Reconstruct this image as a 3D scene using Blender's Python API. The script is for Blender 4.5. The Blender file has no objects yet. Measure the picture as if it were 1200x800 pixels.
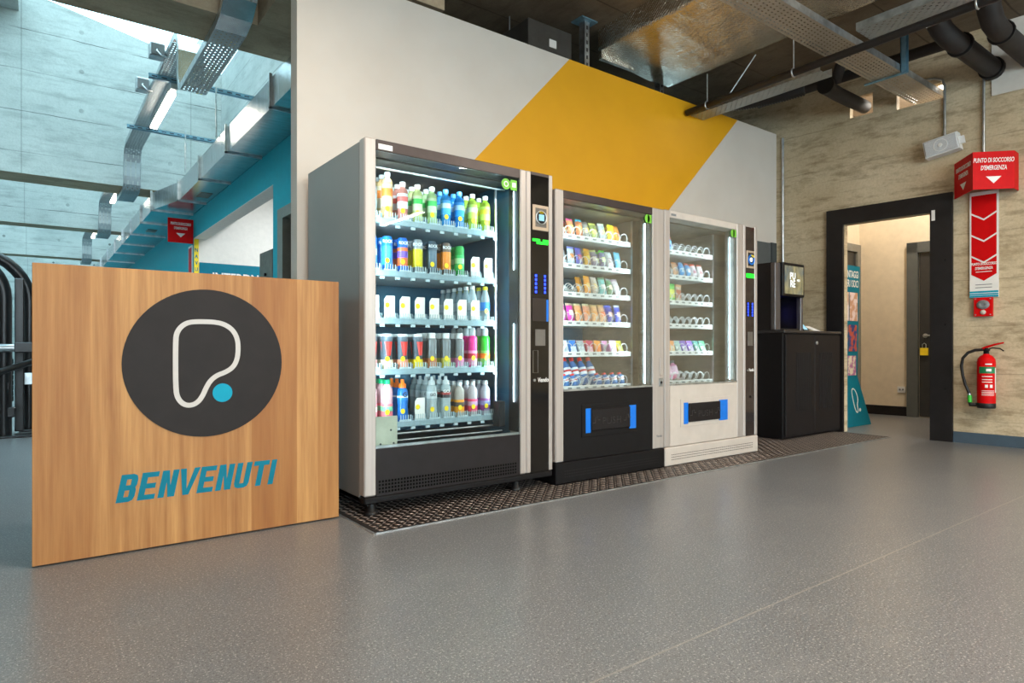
import bpy, bmesh, math, random
from mathutils import Vector
random.seed(7)
R = math.radians
S = bpy.context.scene
C = S.collection

# ------------------------------------------------------------------ camera, world, exposure, big lights
cam = bpy.data.cameras.new('camera')
cam.lens = 22.5; cam.sensor_width = 36.0
cam.shift_y = 7.5 / 1200.0
cam.clip_start = 0.05; cam.clip_end = 200
camo = bpy.data.objects.new('camera', cam); C.objects.link(camo)
camo.location = (0, 0, 0.8)
camo.rotation_euler = (R(90), 0, math.atan2(0.8, 0.6) - R(90))
S.camera = camo
S.view_settings.view_transform = 'Standard'
S.view_settings.look = 'None'
S.view_settings.exposure = 0.0
S.view_settings.gamma = 1.0
S.view_settings.use_curve_mapping = False

W = bpy.data.worlds.new('sky'); S.world = W; W.use_nodes = True
bg = W.node_tree.nodes['Background']
bg.inputs[0].default_value = (0.60, 0.90, 1.0, 1)
bg.inputs[1].default_value = 5.9

def area(name, loc, sx, sy, direction, power, col):
    l = bpy.data.lights.new(name, 'AREA'); l.shape = 'RECTANGLE'; l.size = sx; l.size_y = sy
    l.energy = power; l.color = col
    o = bpy.data.objects.new(name, l); C.objects.link(o); o.location = loc
    o.rotation_euler = Vector(direction).to_track_quat('-Z', 'Y').to_euler()
    return o
# daylight entering through the shop window behind the camera
area('window_daylight', (1.0, -6.3, 1.7), 7.0, 2.4, (0, 1, -0.05), 330, (0.88, 0.95, 1.0))

# ------------------------------------------------------------------ materials
def lin(c):
    r = []
    for v in c:
        v = v / 255.0
        r.append(v / 12.92 if v <= 0.04045 else ((v + 0.055) / 1.055) ** 2.4)
    return (r[0], r[1], r[2], 1.0)

class NT:
    def __init__(s, name):
        s.m = bpy.data.materials.new(name); s.m.use_nodes = True
        s.t = s.m.node_tree; s.n = s.t.nodes; s.l = s.t.links
        s.b = s.n['Principled BSDF']; s.out = s.n['Material Output']
    def new(s, typ, **kw):
        n = s.n.new(typ)
        for k, v in kw.items(): setattr(n, k, v)
        return n
    def link(s, a, b): s.l.new(a, b)
    def val(s, sock, v):
        if isinstance(v, (int, float, tuple)): sock.default_value = v
        else: s.l.new(v, sock)
    def math(s, op, a, b=None, clamp=False):
        n = s.n.new('ShaderNodeMath'); n.operation = op; n.use_clamp = clamp
        s.val(n.inputs[0], a)
        if b is not None: s.val(n.inputs[1], b)
        return n.outputs[0]
    def mix(s, f, a, b):
        n = s.n.new('ShaderNodeMix'); n.data_type = 'RGBA'
        s.val(n.inputs[0], f); s.val(n.inputs[6], a); s.val(n.inputs[7], b)
        return n.outputs[2]
    def coord(s, sc=(1, 1, 1)):
        tc = s.n.new('ShaderNodeTexCoord'); mp = s.n.new('ShaderNodeMapping')
        mp.inputs['Scale'].default_value = sc
        s.l.new(tc.outputs['Object'], mp.inputs[0]); return mp.outputs[0]
    def noise(s, sc, scale, detail=3, rough=0.55):
        n = s.n.new('ShaderNodeTexNoise'); n.inputs['Scale'].default_value = scale
        n.inputs['Detail'].default_value = detail; n.inputs['Roughness'].default_value = rough
        s.l.new(s.coord(sc), n.inputs['Vector']); return n.outputs[0]
    def sep(s):
        tc = s.n.new('ShaderNodeTexCoord'); sp = s.n.new('ShaderNodeSeparateXYZ')
        s.l.new(tc.outputs['Object'], sp.inputs[0]); return sp.outputs
    def ramp(s, f, a, b):
        n = s.n.new('ShaderNodeMapRange'); n.clamp = True
        s.val(n.inputs[0], f); n.inputs[1].default_value = a; n.inputs[2].default_value = b
        return n.outputs[0]
    def bump(s, h, strength, dist=0.01):
        n = s.n.new('ShaderNodeBump'); n.inputs['Strength'].default_value = strength
        n.inputs['Distance'].default_value = dist
        s.l.new(h, n.inputs['Height']); s.l.new(n.outputs[0], s.b.inputs['Normal'])

MATS = {}
def M(name, col, rough=0.5, metal=0.0, var=0.05, scale=14.0, bump=0.0, spec=0.5, stretch=(1, 1, 1)):
    if name in MATS: return MATS[name]
    k = NT(name); c = lin(col)
    d = tuple(max(0, v * (1 - var * 2.2)) for v in c[:3]) + (1,)
    u = tuple(min(1, v * (1 + var * 2.2)) for v in c[:3]) + (1,)
    nz = k.noise(stretch, scale)
    k.link(k.mix(k.ramp(nz, 0.3, 0.7), d, u), k.b.inputs['Base Color'])
    k.b.inputs['Roughness'].default_value = rough
    k.b.inputs['Metallic'].default_value = metal
    k.b.inputs['Specular IOR Level'].default_value = spec
    if bump: k.bump(k.noise(stretch, scale * 6), bump, 0.004)
    MATS[name] = k.m; return k.m

def EM(name, col, strength):
    if name in MATS: return MATS[name]
    k = NT(name); c = lin(col)
    k.b.inputs['Base Color'].default_value = c
    k.b.inputs['Emission Color'].default_value = c
    k.b.inputs['Emission Strength'].default_value = strength
    MATS[name] = k.m; return k.m

def concrete(name, c1, c2, cdark, axis=2, step=0.545, offset=0.0, holes=None, line=0.55, blotch=0.5, grain=(0.6, 0.6, 5.0), joints=()):
    k = NT(name)
    big = k.ramp(k.noise((1, 1, 1), 1.1, 5, 0.62), 0.32, 0.68)
    col = k.mix(big, lin(c1), lin(c2))
    st = k.ramp(k.noise(grain, 3.2, 6, 0.7), 0.5, 0.78)
    col = k.mix(k.math('MULTIPLY', st, blotch), col, lin(cdark))
    fine = k.ramp(k.noise((1, 1, 1), 55, 3, 0.7), 0.42, 0.75)
    col = k.mix(k.math('MULTIPLY', fine, 0.22), col, lin(cdark))
    sp = k.sep()
    wob = k.math('MULTIPLY', k.noise((1, 1, 1), 2.5), 0.03)
    f = k.math('FRACT', k.math('DIVIDE', k.math('ADD', k.math('ADD', sp[axis], wob), offset), step))
    ln = k.math('LESS_THAN', f, 0.022)
    fade = k.ramp(k.noise((1, 1, 1), 1.7), 0.35, 0.6)
    col = k.mix(k.math('MULTIPLY', k.math('MULTIPLY', ln, fade), line), col, lin([v * 0.55 for v in cdark]))
    st2 = k.ramp(k.noise((1.0, 1.0, 2.6), 2.1, 7, 0.72), 0.53, 0.72)
    col = k.mix(k.math('MULTIPLY', st2, blotch * 0.75), col, lin(cdark))
    for jx in joints:
        j = k.math('LESS_THAN', k.math('ABSOLUTE', k.math('SUBTRACT', sp[0], jx)), 0.008)
        col = k.mix(k.math('MULTIPLY', j, 0.28), col, lin([v * 0.6 for v in cdark]))
    if holes:
        hx = k.math('SUBTRACT', k.math('FRACT', k.math('DIVIDE', sp[holes[0]], holes[2])), 0.5)
        hz = k.math('SUBTRACT', k.math('FRACT', k.math('DIVIDE', sp[holes[1]], holes[3])), 0.5)
        hx = k.math('MULTIPLY', hx, holes[2]); hz = k.math('MULTIPLY', hz, holes[3])
        d = k.math('SQRT', k.math('ADD', k.math('MULTIPLY', hx, hx), k.math('MULTIPLY', hz, hz)))
        col = k.mix(k.math('MULTIPLY', k.math('MULTIPLY', k.math('LESS_THAN', d, 0.030), k.ramp(k.noise((1, 1, 1), 0.9), 0.42, 0.58)), 0.75), col, lin([v * 0.45 for v in cdark]))
    k.link(col, k.b.inputs['Base Color'])
    k.b.inputs['Roughness'].default_value = 0.85
    k.b.inputs['Specular IOR Level'].default_value = 0.25
    k.bump(k.noise((1, 1, 1), 38, 5, 0.7), 0.35, 0.01)
    return k.m

m_conc_right = concrete('concrete_beige', (218, 202, 172), (182, 164, 132), (104, 82, 54), 2, 0.39, 0.18, None, 0.3, 0.85, (0.5, 0.9, 4.2))
m_conc_gym = concrete('concrete_pale', (196, 200, 196), (170, 176, 173), (120, 124, 122), 2, 0.545, 0.40, (0, 2, 1.1, 0.545), 0.75, 0.6, (0.5, 0.5, 3.5), (-0.113, 1.93))
m_conc_side = concrete('concrete_pale_side', (190, 195, 192), (160, 168, 166), (120, 124, 122), 2, 0.545, 0.19, None, 0.6, 0.5)
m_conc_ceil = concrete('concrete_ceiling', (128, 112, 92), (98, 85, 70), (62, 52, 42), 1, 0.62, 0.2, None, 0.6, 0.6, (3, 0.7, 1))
m_conc_beam = concrete('concrete_beam', (188, 168, 140), (156, 138, 114), (96, 80, 62), 2, 3.0, 1.1, None, 0.2, 0.6, (0.5, 3, 3))

def floor_mat():
    k = NT('speckled_rubber_floor')
    big = k.ramp(k.noise((1, 1, 1), 0.8, 4, 0.6), 0.35, 0.65)
    col = k.mix(big, lin((103, 106, 109)), lin((112, 114, 116)))
    for sc, lo, hi, c, w in ((150, 0.60, 0.66, (190, 188, 185), 0.6), (135, 0.60, 0.66, (58, 58, 60), 0.6), (330, 0.57, 0.67, (166, 165, 163), 0.55), (300, 0.58, 0.68, (70, 70, 72), 0.5)):
        nn = k.new('ShaderNodeTexNoise'); nn.inputs['Scale'].default_value = sc; nn.inputs['Detail'].default_value = 1.0
        mp = k.new('ShaderNodeMapping'); tc = k.new('ShaderNodeTexCoord'); mp.inputs['Location'].default_value = (sc, 0, 0)
        k.link(tc.outputs['Object'], mp.inputs[0]); k.link(mp.outputs[0], nn.inputs['Vector'])
        col = k.mix(k.math('MULTIPLY', k.ramp(nn.outputs[0], lo, hi), w), col, lin(c))
    scuff = k.ramp(k.noise((1.0, 2.2, 1), 3.0, 5, 0.7), 0.56, 0.8)
    col = k.mix(k.math('MULTIPLY', scuff, 0.25), col, lin((160, 158, 155)))
    seam = k.math('LESS_THAN', k.math('ABSOLUTE', k.math('SUBTRACT', k.sep()[1], 1.11)), 0.0035)
    col = k.mix(k.math('MULTIPLY', seam, 0.35), col, lin((176, 168, 156)))
    k.link(col, k.b.inputs['Base Color'])
    rg = k.noise((1, 1, 1), 5, 4)
    mr = k.new('ShaderNodeMapRange'); mr.inputs[1].default_value = 0.3; mr.inputs[2].default_value = 0.7
    mr.inputs[3].default_value = 0.27; mr.inputs[4].default_value = 0.33
    k.b.inputs['Roughness'].default_value = 0.3
    k.b.inputs['Specular IOR Level'].default_value = 0.5
    return k.m
m_floor = floor_mat()

def wall_mat():
    k = NT('partition_paint')
    sp = k.sep()
    l = k.math('SUBTRACT', sp[0], k.math('MULTIPLY', sp[2], 0.944))
    r = k.math('SUBTRACT', sp[0], k.math('MULTIPLY', sp[2], 1.018))
    mk = k.math('MULTIPLY', k.math('GREATER_THAN', l, 0.452), k.math('LESS_THAN', r, 2.419))
    mk = k.math('MULTIPLY', mk, k.math('LESS_THAN', sp[1], 3.662))
    nz = k.ramp(k.noise((1, 1, 1), 3, 3), 0.3, 0.7)
    wh = k.mix(nz, lin((206, 197, 186)), lin((211, 203, 193)))
    ye = k.mix(nz, lin((222, 158, 4)), lin((228, 163, 8)))
    k.link(k.mix(mk, wh, ye), k.b.inputs['Base Color'])
    k.b.inputs['Roughness'].default_value = 0.6
    k.bump(k.noise((1, 1, 1), 260, 2), 0.08, 0.002)
    return k.m
m_part = wall_mat()

def oak_mat():
    k = NT('oak_laminate')
    sp = k.sep()
    px = k.math('DIVIDE', k.math('ADD', sp[0], k.math('MULTIPLY', k.noise((1, 1, 0.5), 1.3), 0.02)), 0.098)
    idn = k.math('FLOOR', px)
    wn = k.new('ShaderNodeTexWhiteNoise'); wn.noise_dimensions = '1D'; k.link(idn, wn.inputs['W'])
    plank = wn.outputs['Value']
    g1 = k.ramp(k.noise((16, 16, 0.7), 1.6, 6, 0.65), 0.34, 0.7)
    g2 = k.ramp(k.noise((75, 75, 2.0), 1.5, 3, 0.6), 0.45, 0.75)
    col = k.mix(plank, lin((196, 146, 88)), lin((160, 106, 56)))
    col = k.mix(k.math('MULTIPLY', g1, 0.72), col, lin((132, 78, 38)))
    col = k.mix(k.math('MULTIPLY', g2, 0.3), col, lin((134, 88, 50)))
    kn = k.ramp(k.noise((5.0, 5.0, 1.2), 1.9, 2, 0.4), 0.66, 0.78)
    col = k.mix(k.math('MULTIPLY', kn, 0.55), col, lin((128, 78, 42)))
    k.link(col, k.b.inputs['Base Color'])
    k.b.inputs['Roughness'].default_value = 0.5; k.b.inputs['Specular IOR Level'].default_value = 0.3
    k.bump(k.noise((75, 75, 2.0), 1.5, 3), 0.1, 0.002)
    return k.m
m_oak = oak_mat()

def glass_mat(name, tint=(0.93, 0.97, 0.97), refl=1.0):
    k = NT(name)
    k.n.remove(k.b)
    fr = k.new('ShaderNodeFresnel'); fr.inputs[0].default_value = 1.45
    tr = k.new('ShaderNodeBsdfTransparent'); tr.inputs[0].default_value = tint + (1,)
    gl = k.new('ShaderNodeBsdfGlossy'); gl.inputs['Roughness'].default_value = 0.012
    mx = k.new('ShaderNodeMixShader')
    k.link(k.math('MULTIPLY', fr.outputs[0], refl), mx.inputs[0])
    k.link(tr.outputs[0], mx.inputs[1]); k.link(gl.outputs[0], mx.inputs[2])
    k.link(mx.outputs[0], k.out.inputs['Surface'])
    return k.m
m_glass = glass_mat('cabinet_glass', refl=0.45)
m_skyglass = glass_mat('skylight_glass', (0.97, 0.99, 1.0), 0.4)

def clear_plastic(name, col, clear=0.5, rough=0.2):
    if name in MATS: return MATS[name]
    k = NT(name)
    nz = k.ramp(k.noise((1, 1, 0.4), 60, 2), 0.3, 0.7)
    c = lin(col); d = tuple(v * 0.85 for v in c[:3]) + (1,)
    k.link(k.mix(nz, d, c), k.b.inputs['Base Color'])
    k.b.inputs['Roughness'].default_value = rough
    tr = k.new('ShaderNodeBsdfTransparent'); tr.inputs[0].default_value = tuple(0.5 + v * 0.5 for v in c[:3]) + (1,)
    mx = k.new('ShaderNodeMixShader'); mx.inputs[0].default_value = clear
    k.link(k.b.outputs[0], mx.inputs[1]); k.link(tr.outputs[0], mx.inputs[2])
    k.link(mx.outputs[0], k.out.inputs['Surface'])
    MATS[name] = k.m; return k.m

def perforated(name, col, ax, pitch, size, metal=0.9, rough=0.38, stagger=True):
    # galvanised sheet with real see-through slots
    k = NT(name); c = lin(col)
    nz = k.ramp(k.noise((1, 1, 1), 9, 4), 0.3, 0.7)
    k.link(k.mix(nz, tuple(v * 0.82 for v in c[:3]) + (1,), c), k.b.inputs['Base Color'])
    k.b.inputs['Metallic'].default_value = metal; k.b.inputs['Roughness'].default_value = rough
    sp = k.sep()
    u = k.math('DIVIDE', sp[ax[0]], pitch[0]); v = k.math('DIVIDE', sp[ax[1]], pitch[1])
    if stagger:
        row = k.math('MODULO', k.math('FLOOR', v), 2.0)
        u = k.math('ADD', u, k.math('MULTIPLY', row, 0.5))
    fu = k.math('ABSOLUTE', k.math('SUBTRACT', k.math('FRACT', u), 0.5))
    fv = k.math('ABSOLUTE', k.math('SUBTRACT', k.math('FRACT', v), 0.5))
    hole = k.math('MULTIPLY', k.math('LESS_THAN', fu, size[0]), k.math('LESS_THAN', fv, size[1]))
    tr = k.new('ShaderNodeBsdfTransparent'); mx = k.new('ShaderNodeMixShader')
    k.link(hole, mx.inputs[0]); k.link(k.b.outputs[0], mx.inputs[1]); k.link(tr.outputs[0], mx.inputs[2])
    k.link(mx.outputs[0], k.out.inputs['Surface'])
    return k.m

def foil_mat():
    k = NT('crinkled_foil')
    k.b.inputs['Base Color'].default_value = lin((226, 220, 208))
    k.b.inputs['Metallic'].default_value = 1.0; k.b.inputs['Roughness'].default_value = 0.16
    n1 = k.noise((2.5, 0.8, 1), 6, 6, 0.7)
    n2 = k.noise((1, 1, 1), 42, 4, 0.6)
    w = k.new('ShaderNodeTexWave'); w.wave_type = 'BANDS'; w.bands_direction = 'DIAGONAL'
    w.inputs['Scale'].default_value = 22; w.inputs['Distortion'].default_value = 1.5
    k.link(k.coord((1, 1, 1)), w.inputs['Vector'])
    h = k.math('ADD', k.math('MULTIPLY', n1, 1.4), k.math('ADD', k.math('MULTIPLY', n2, 0.5), k.math('MULTIPLY', w.outputs['Fac'], 0.12)))
    k.bump(h, 0.55, 0.03)
    return k.m
m_foil = foil_mat()

m_teal = M('teal_paint', (0, 160, 178), 0.55, var=0.02, spec=0.2)
m_teal_print = M('teal_print', (0, 112, 134), 0.5, var=0.02, spec=0.2)
m_cyan = M('cyan_print', (0, 152, 180), 0.5, var=0.02, spec=0.2)
m_white_paint = M('white_paint', (222, 218, 210), 0.6, var=0.02)
m_cream = M('cream_paint', (224, 210, 186), 0.65, var=0.02)
m_black = M('black_powder', (17, 16, 18), 0.5, var=0.08, scale=40, spec=0.25)
m_black2 = M('black_satin', (27, 24, 25), 0.5, var=0.06, spec=0.28)
m_frame_blk = M('black_door_trim', (27, 25, 26), 0.45, var=0.08, spec=0.35)
m_char = M('charcoal_print', (42, 37, 35), 0.55, var=0.04, spec=0.18)
m_logo = M('pale_grey_print', (196, 190, 184), 0.5, var=0.02)
m_silver = M('silver_aluminium', (186, 178, 172), 0.38, 0.35, 0.04, 3, stretch=(20, 20, 0.4))
m_side = M('dark_steel_side', (146, 140, 134), 0.3, 0.3, 0.02, 2)
m_header = M('brown_black_header', (66, 56, 54), 0.35, 0.3, 0.05)
m_galv = M('galvanised_steel', (190, 196, 200), 0.32, 0.9, 0.12, 16)
m_galv_duct = M('galvanised_duct', (205, 208, 210), 0.22, 0.95, 0.1, 5, 0.05, stretch=(1, 6, 1))
m_strut = M('blue_zinc_strut', (120, 160, 180), 0.4, 0.6, 0.1)
m_red = M('red_gloss', (204, 4, 9), 0.5, var=0.03, spec=0.14)
m_white = M('white_print', (232, 230, 226), 0.45, var=0.02)
m_white_plastic = M('white_plastic', (226, 226, 224), 0.4, var=0.02)
m_blue = M('blue_plastic', (10, 116, 220), 0.4, var=0.03)
m_ivory = M('ivory_plastic', (198, 188, 178), 0.42, var=0.02)
m_inner_dk = M('dark_blue_liner', (58, 112, 140), 0.3, 0.4, 0.1, 3)
m_inner_bk = M('dark_liner', (26, 32, 38), 0.4, 0.2, 0.1, 3)
m_inner_st = M('steel_liner', (128, 122, 116), 0.35, 0.5, 0.1, 4)
m_shelf = M('white_steel_shelf', (206, 212, 214), 0.4, 0.2, 0.03)
m_coil = M('chrome_wire', (222, 224, 224), 0.3, 0.6, 0.03)
m_bronze = M('champagne_bezel', (190, 170, 148), 0.4, 0.4, 0.04)
m_grey_metal = M('grey_metal', (110, 106, 100), 0.45, 0.4, 0.08)
m_doorgrey = M('door_grey', (84, 88, 88), 0.5, var=0.03)
m_base = M('blue_grey_baseboard', (66, 84, 98), 0.5, var=0.04)
m_rubber = M('black_rubber', (18, 17, 18), 0.55, var=0.1)
m_pipe = M('black_pipe', (30, 27, 27), 0.45, var=0.1, scale=8)
m_insul = M('black_insulation', (38, 33, 31), 0.7, var=0.12, scale=8, bump=0.2)
m_plate = M('tread_plate_ground', (34, 28, 26), 0.55, 0.3, 0.12)
m_tread = M('tread_plate_lozenge', (150, 138, 130), 0.4, 0.6, 0.1)
m_yellow = M('yellow_print', (244, 214, 30), 0.45, var=0.03)
m_green_st = M('green_sticker', (120, 196, 60), 0.45, var=0.08)
m_green = M('green_print', (20, 120, 72), 0.45, var=0.03)
m_grey_print = M('grey_print', (120, 122, 124), 0.5, var=0.03)
m_dark_print = M('dark_print', (40, 40, 44), 0.5, var=0.03)
m_gunmetal = M('rack_black_paint', (34, 33, 35), 0.32, 0.3, 0.06)
m_led = EM('cool_led', (214, 244, 255), 10)
def display_light(parent, loc, sx, sy, direction, power):
    # LED strip inside a vending machine, tucked behind its door frame
    o = area('display_light', (0, 0, 0), sx, sy, direction, power, (0.74, 0.94, 1.0))
    o.data.spread = R(95)
    o.parent = parent; o.location = Vector(loc) - wloc(parent)
    return o
m_led_w = EM('warm_led', (255, 236, 206), 9)
m_bluekey = EM('blue_key_glow', (30, 60, 255), 5)
m_greenled = EM('green_display_glow', (20, 230, 40), 1.6)
m_scr = EM('screen_blue', (120, 170, 190), 0.9)
m_scrw = EM('screen_white', (235, 240, 240), 1.0)

def screen_mat():
    k = NT('dispenser_screen_picture')
    nz = k.ramp(k.noise((5, 5, 1.2), 6, 5, 0.7), 0.35, 0.65)
    col = k.mix(nz, lin((92, 92, 70)), lin((170, 162, 120)))
    nz2 = k.ramp(k.noise((1, 1, 1), 4, 3), 0.45, 0.7)
    col = k.mix(nz2, col, lin((70, 96, 110)))
    k.b.inputs['Base Color'].default_value = (0, 0, 0, 1)
    k.link(col, k.b.inputs['Emission Color']); k.b.inputs['Emission Strength'].default_value = 1.1
    k.b.inputs['Roughness'].default_value = 0.2
    return k.m

# ------------------------------------------------------------------ mesh helpers
class MB:
    def __init__(s): s.v = []; s.f = []; s.m = []; s.s = []
    def add(s, vs, fs, m=0, smooth=False):
        o = len(s.v); s.v += [tuple(p) for p in vs]
        for f in fs:
            s.f.append([i + o for i in f]); s.m.append(m); s.s.append(smooth)
        return s
    def box(s, x0, x1, y0, y1, z0, z1, m=0):
        vs = [(x, y, z) for x in (x0, x1) for y in (y0, y1) for z in (z0, z1)]
        return s.add(vs, [(0, 1, 3, 2), (4, 6, 7, 5), (0, 4, 5, 1), (2, 3, 7, 6), (0, 2, 6, 4), (1, 5, 7, 3)], m)
    def rbox(s, x0, x1, y0, y1, z0, z1, c=0.004, m=0):
        lo = (x0, y0, z0); hi = (x1, y1, z1); vs = []; idx = {}
        for sx in (0, 1):
            for sy in (0, 1):
                for sz in (0, 1):
                    sg = (sx, sy, sz)
                    for a in range(3):
                        p = []
                        for k in range(3):
                            b = hi[k] if sg[k] else lo[k]
                            p.append(b if k == a else b + (-c if sg[k] else c))
                        idx[(sg, a)] = len(vs); vs.append(tuple(p))
        fs = []
        for a in range(3):
            b, d = [k for k in range(3) if k != a]
            for sd in (0, 1):
                q = []
                for (i, j) in ((0, 0), (1, 0), (1, 1), (0, 1)):
                    sg = [0, 0, 0]; sg[a] = sd; sg[b] = i; sg[d] = j
                    q.append(idx[(tuple(sg), a)])
                fs.append(q)
            for i in (0, 1):
                for j in (0, 1):
                    s0 = [0, 0, 0]; s0[b] = i; s0[d] = j; s1 = list(s0); s1[a] = 1
                    fs.append([idx[(tuple(s0), b)], idx[(tuple(s1), b)], idx[(tuple(s1), d)], idx[(tuple(s0), d)]])
        for sx in (0, 1):
            for sy in (0, 1):
                for sz in (0, 1):
                    fs.append([idx[((sx, sy, sz), a)] for a in range(3)])
        return s.add(vs, fs, m)
    def prism(s, poly, axis, a, b, m=0):
        n = len(poly)
        def P(p, t):
            if axis == 'y': return (p[0], t, p[1])
            if axis == 'x': return (t, p[0], p[1])
            return (p[0], p[1], t)
        vs = [P(p, a) for p in poly] + [P(p, b) for p in poly]
        fs = [list(range(n)), list(range(2 * n - 1, n - 1, -1))]
        fs += [[i, (i + 1) % n, n + (i + 1) % n, n + i] for i in range(n)]
        return s.add(vs, fs, m)
    def tube(s, path, r, n=10, m=0, caps=True, closed=False):
        pts = [Vector(p) for p in path]; N = len(pts)
        rs = r if isinstance(r, (list, tuple)) else [r] * N
        tang = []
        for i in range(N):
            if closed: t = pts[(i + 1) % N] - pts[(i - 1) % N]
            else: t = pts[min(i + 1, N - 1)] - pts[max(i - 1, 0)]
            tang.append(t.normalized())
        up = Vector((0, 0, 1)) if abs(tang[0].z) < 0.9 else Vector((1, 0, 0))
        nr = (up - tang[0] * up.dot(tang[0])).normalized()
        vs = []
        for i in range(N):
            nr = (nr - tang[i] * nr.dot(tang[i])).normalized(); bi = tang[i].cross(nr)
            for j in range(n):
                a = 2 * math.pi * j / n
                vs.append(pts[i] + (nr * math.cos(a) + bi * math.sin(a)) * rs[i])
        fs = []
        for i in range(N if closed else N - 1):
            k = (i + 1) % N
            for j in range(n):
                fs.append([i * n + j, i * n + (j + 1) % n, k * n + (j + 1) % n, k * n + j])
        s.add(vs, fs, m, True)
        if caps and not closed:
            s.add(vs[:n], [list(range(n))], m); s.add(vs[-n:], [list(range(n))], m)
        return s
    def lathe(s, prof, n=16, o=(0, 0, 0), m=0, smooth=True, cap=True):
        vs = []
        for r, z in prof:
            for j in range(n):
                a = 2 * math.pi * j / n
                vs.append((o[0] + r * math.cos(a), o[1] + r * math.sin(a), o[2] + z))
        fs = []
        for i in range(len(prof) - 1):
            for j in range(n):
                fs.append([i * n + j, i * n + (j + 1) % n, (i + 1) * n + (j + 1) % n, (i + 1) * n + j])
        s.add(vs, fs, m, smooth)
        if cap:
            s.add(vs[:n], [list(range(n))], m); s.add(vs[-n:], [list(range(n))], m)
        return s
    def cyl(s, p0, p1, r, n=14, m=0): return s.tube([p0, p1], r, n, m)
    def map(s, fn): s.v = [tuple(fn(*p)) for p in s.v]; return s
    def build(s, name, mats, parent=None, **kw):
        if not isinstance(mats, (list, tuple)): mats = [mats]
        off = wloc(parent)
        org = kw.pop('origin', None)
        if org is not None and parent is None: off = Vector(org)
        me = bpy.data.meshes.new(name)
        me.from_pydata([(p[0] - off.x, p[1] - off.y, p[2] - off.z) for p in s.v], [], s.f)
        for m in mats: me.materials.append(m)
        me.polygons.foreach_set('material_index', s.m)
        me.polygons.foreach_set('use_smooth', s.s)
        b = bmesh.new(); b.from_mesh(me); bmesh.ops.recalc_face_normals(b, faces=b.faces); b.to_mesh(me); b.free()
        me.update()
        o = bpy.data.objects.new(name, me); C.objects.link(o)
        if parent is not None: o.parent = parent
        elif org is not None: o.location = org
        for k, v in kw.items(): o[k] = v
        return o

def wloc(o):
    v = Vector((0, 0, 0))
    while o is not None: v += Vector(o.location); o = o.parent
    return v

def thing(name, label, cat, loc, group=None):
    o = bpy.data.objects.new(name, None); C.objects.link(o); o.location = loc
    o.empty_display_size = 0.05
    o['label'] = label; o['category'] = cat
    if group: o['group'] = group
    return o

def dup(o, loc, label=None, group=None, rot=None):
    r = o.copy(); C.objects.link(r); r.location = loc
    if label: r['label'] = label
    if group: r['group'] = group
    if rot: r.rotation_euler = rot
    for ch in list(o.children):
        c = ch.copy(); C.objects.link(c); c.parent = r
        for g in list(ch.children):
            d = g.copy(); C.objects.link(d); d.parent = c
    return r

def struct(name, mb, mats, parent=None, **kw):
    o = mb.build(name, mats, parent, **kw)
    if parent is None: o['kind'] = 'structure'
    return o

def text_mb(txt, size, fn, thick=0.001, xs=1.0, shear=0.0, bold=0.0, align='CENTER', spacing=1.0, line=1.0, m=0):
    # fn maps (u, v, w): u right, v up, w out of the surface
    cu = bpy.data.curves.new('lettering', 'FONT'); cu.body = txt; cu.size = size; cu.shear = shear
    cu.offset = bold; cu.extrude = thick / 2; cu.align_x = align; cu.align_y = 'CENTER'
    cu.space_character = spacing; cu.space_line = line; cu.resolution_u = 3
    ob = bpy.data.objects.new('lettering', cu)
    me = ob.to_mesh()
    vs = [fn(p.co.x * xs, p.co.y, p.co.z + thick / 2) for p in me.vertices]
    fs = [list(p.vertices) for p in me.polygons]
    b = MB().add(vs, fs, m)
    ob.to_mesh_clear(); bpy.data.objects.remove(ob); bpy.data.curves.remove(cu)
    return b

def merge(*mbs):
    r = MB()
    for b in mbs:
        o = len(r.v); r.v += b.v; r.f += [[i + o for i in f] for f in b.f]; r.m += b.m; r.s += b.s
    return r

def arc(cx, cy, r, a0, a1, n): return [(cx + r * math.cos(R(a0 + (a1 - a0) * i / n)), cy + r * math.sin(R(a0 + (a1 - a0) * i / n))) for i in range(n + 1)]

def grid_wall(us, vs_, holes, fn, th):
    # wall sheet of thickness th with rectangular holes; fn(u, v, w)
    b = MB(); nu, nv = len(us) - 1, len(vs_) - 1
    solid = [[not any(us[i] >= h[0] - 1e-6 and us[i + 1] <= h[1] + 1e-6 and vs_[j] >= h[2] - 1e-6 and vs_[j + 1] <= h[3] + 1e-6 for h in holes) for j in range(nv)] for i in range(nu)]
    def sol(i, j): return 0 <= i < nu and 0 <= j < nv and solid[i][j]
    for i in range(nu):
        for j in range(nv):
            if not solid[i][j]: continue
            a, c, d, e = us[i], us[i + 1], vs_[j], vs_[j + 1]
            b.add([fn(a, d, 0), fn(c, d, 0), fn(c, e, 0), fn(a, e, 0)], [(0, 1, 2, 3)])
            b.add([fn(a, d, th), fn(c, d, th), fn(c, e, th), fn(a, e, th)], [(0, 1, 2, 3)])
            for (ok, p, q) in ((sol(i - 1, j), (a, d), (a, e)), (sol(i + 1, j), (c, d), (c, e)), (sol(i, j - 1), (a, d), (c, d)), (sol(i, j + 1), (a, e), (c, e))):
                if not ok:
                    b.add([fn(*p, 0), fn(*q, 0), fn(*q, th), fn(*p, th)], [(0, 1, 2, 3)])
    # weld
    idx = {}; nvv = []; rm = []
    for p in b.v:
        k = (round(p[0], 5), round(p[1], 5), round(p[2], 5))
        if k not in idx: idx[k] = len(nvv); nvv.append(p)
        rm.append(idx[k])
    b.v = nvv; b.f = [[rm[i] for i in f] for f in b.f]
    return b

# right concrete wall runs slightly out of square
def RW(y, off, z): return (6.427 - 0.07 * y - off, y - 0.07 * off, z)

CEIL = 3.446
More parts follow.
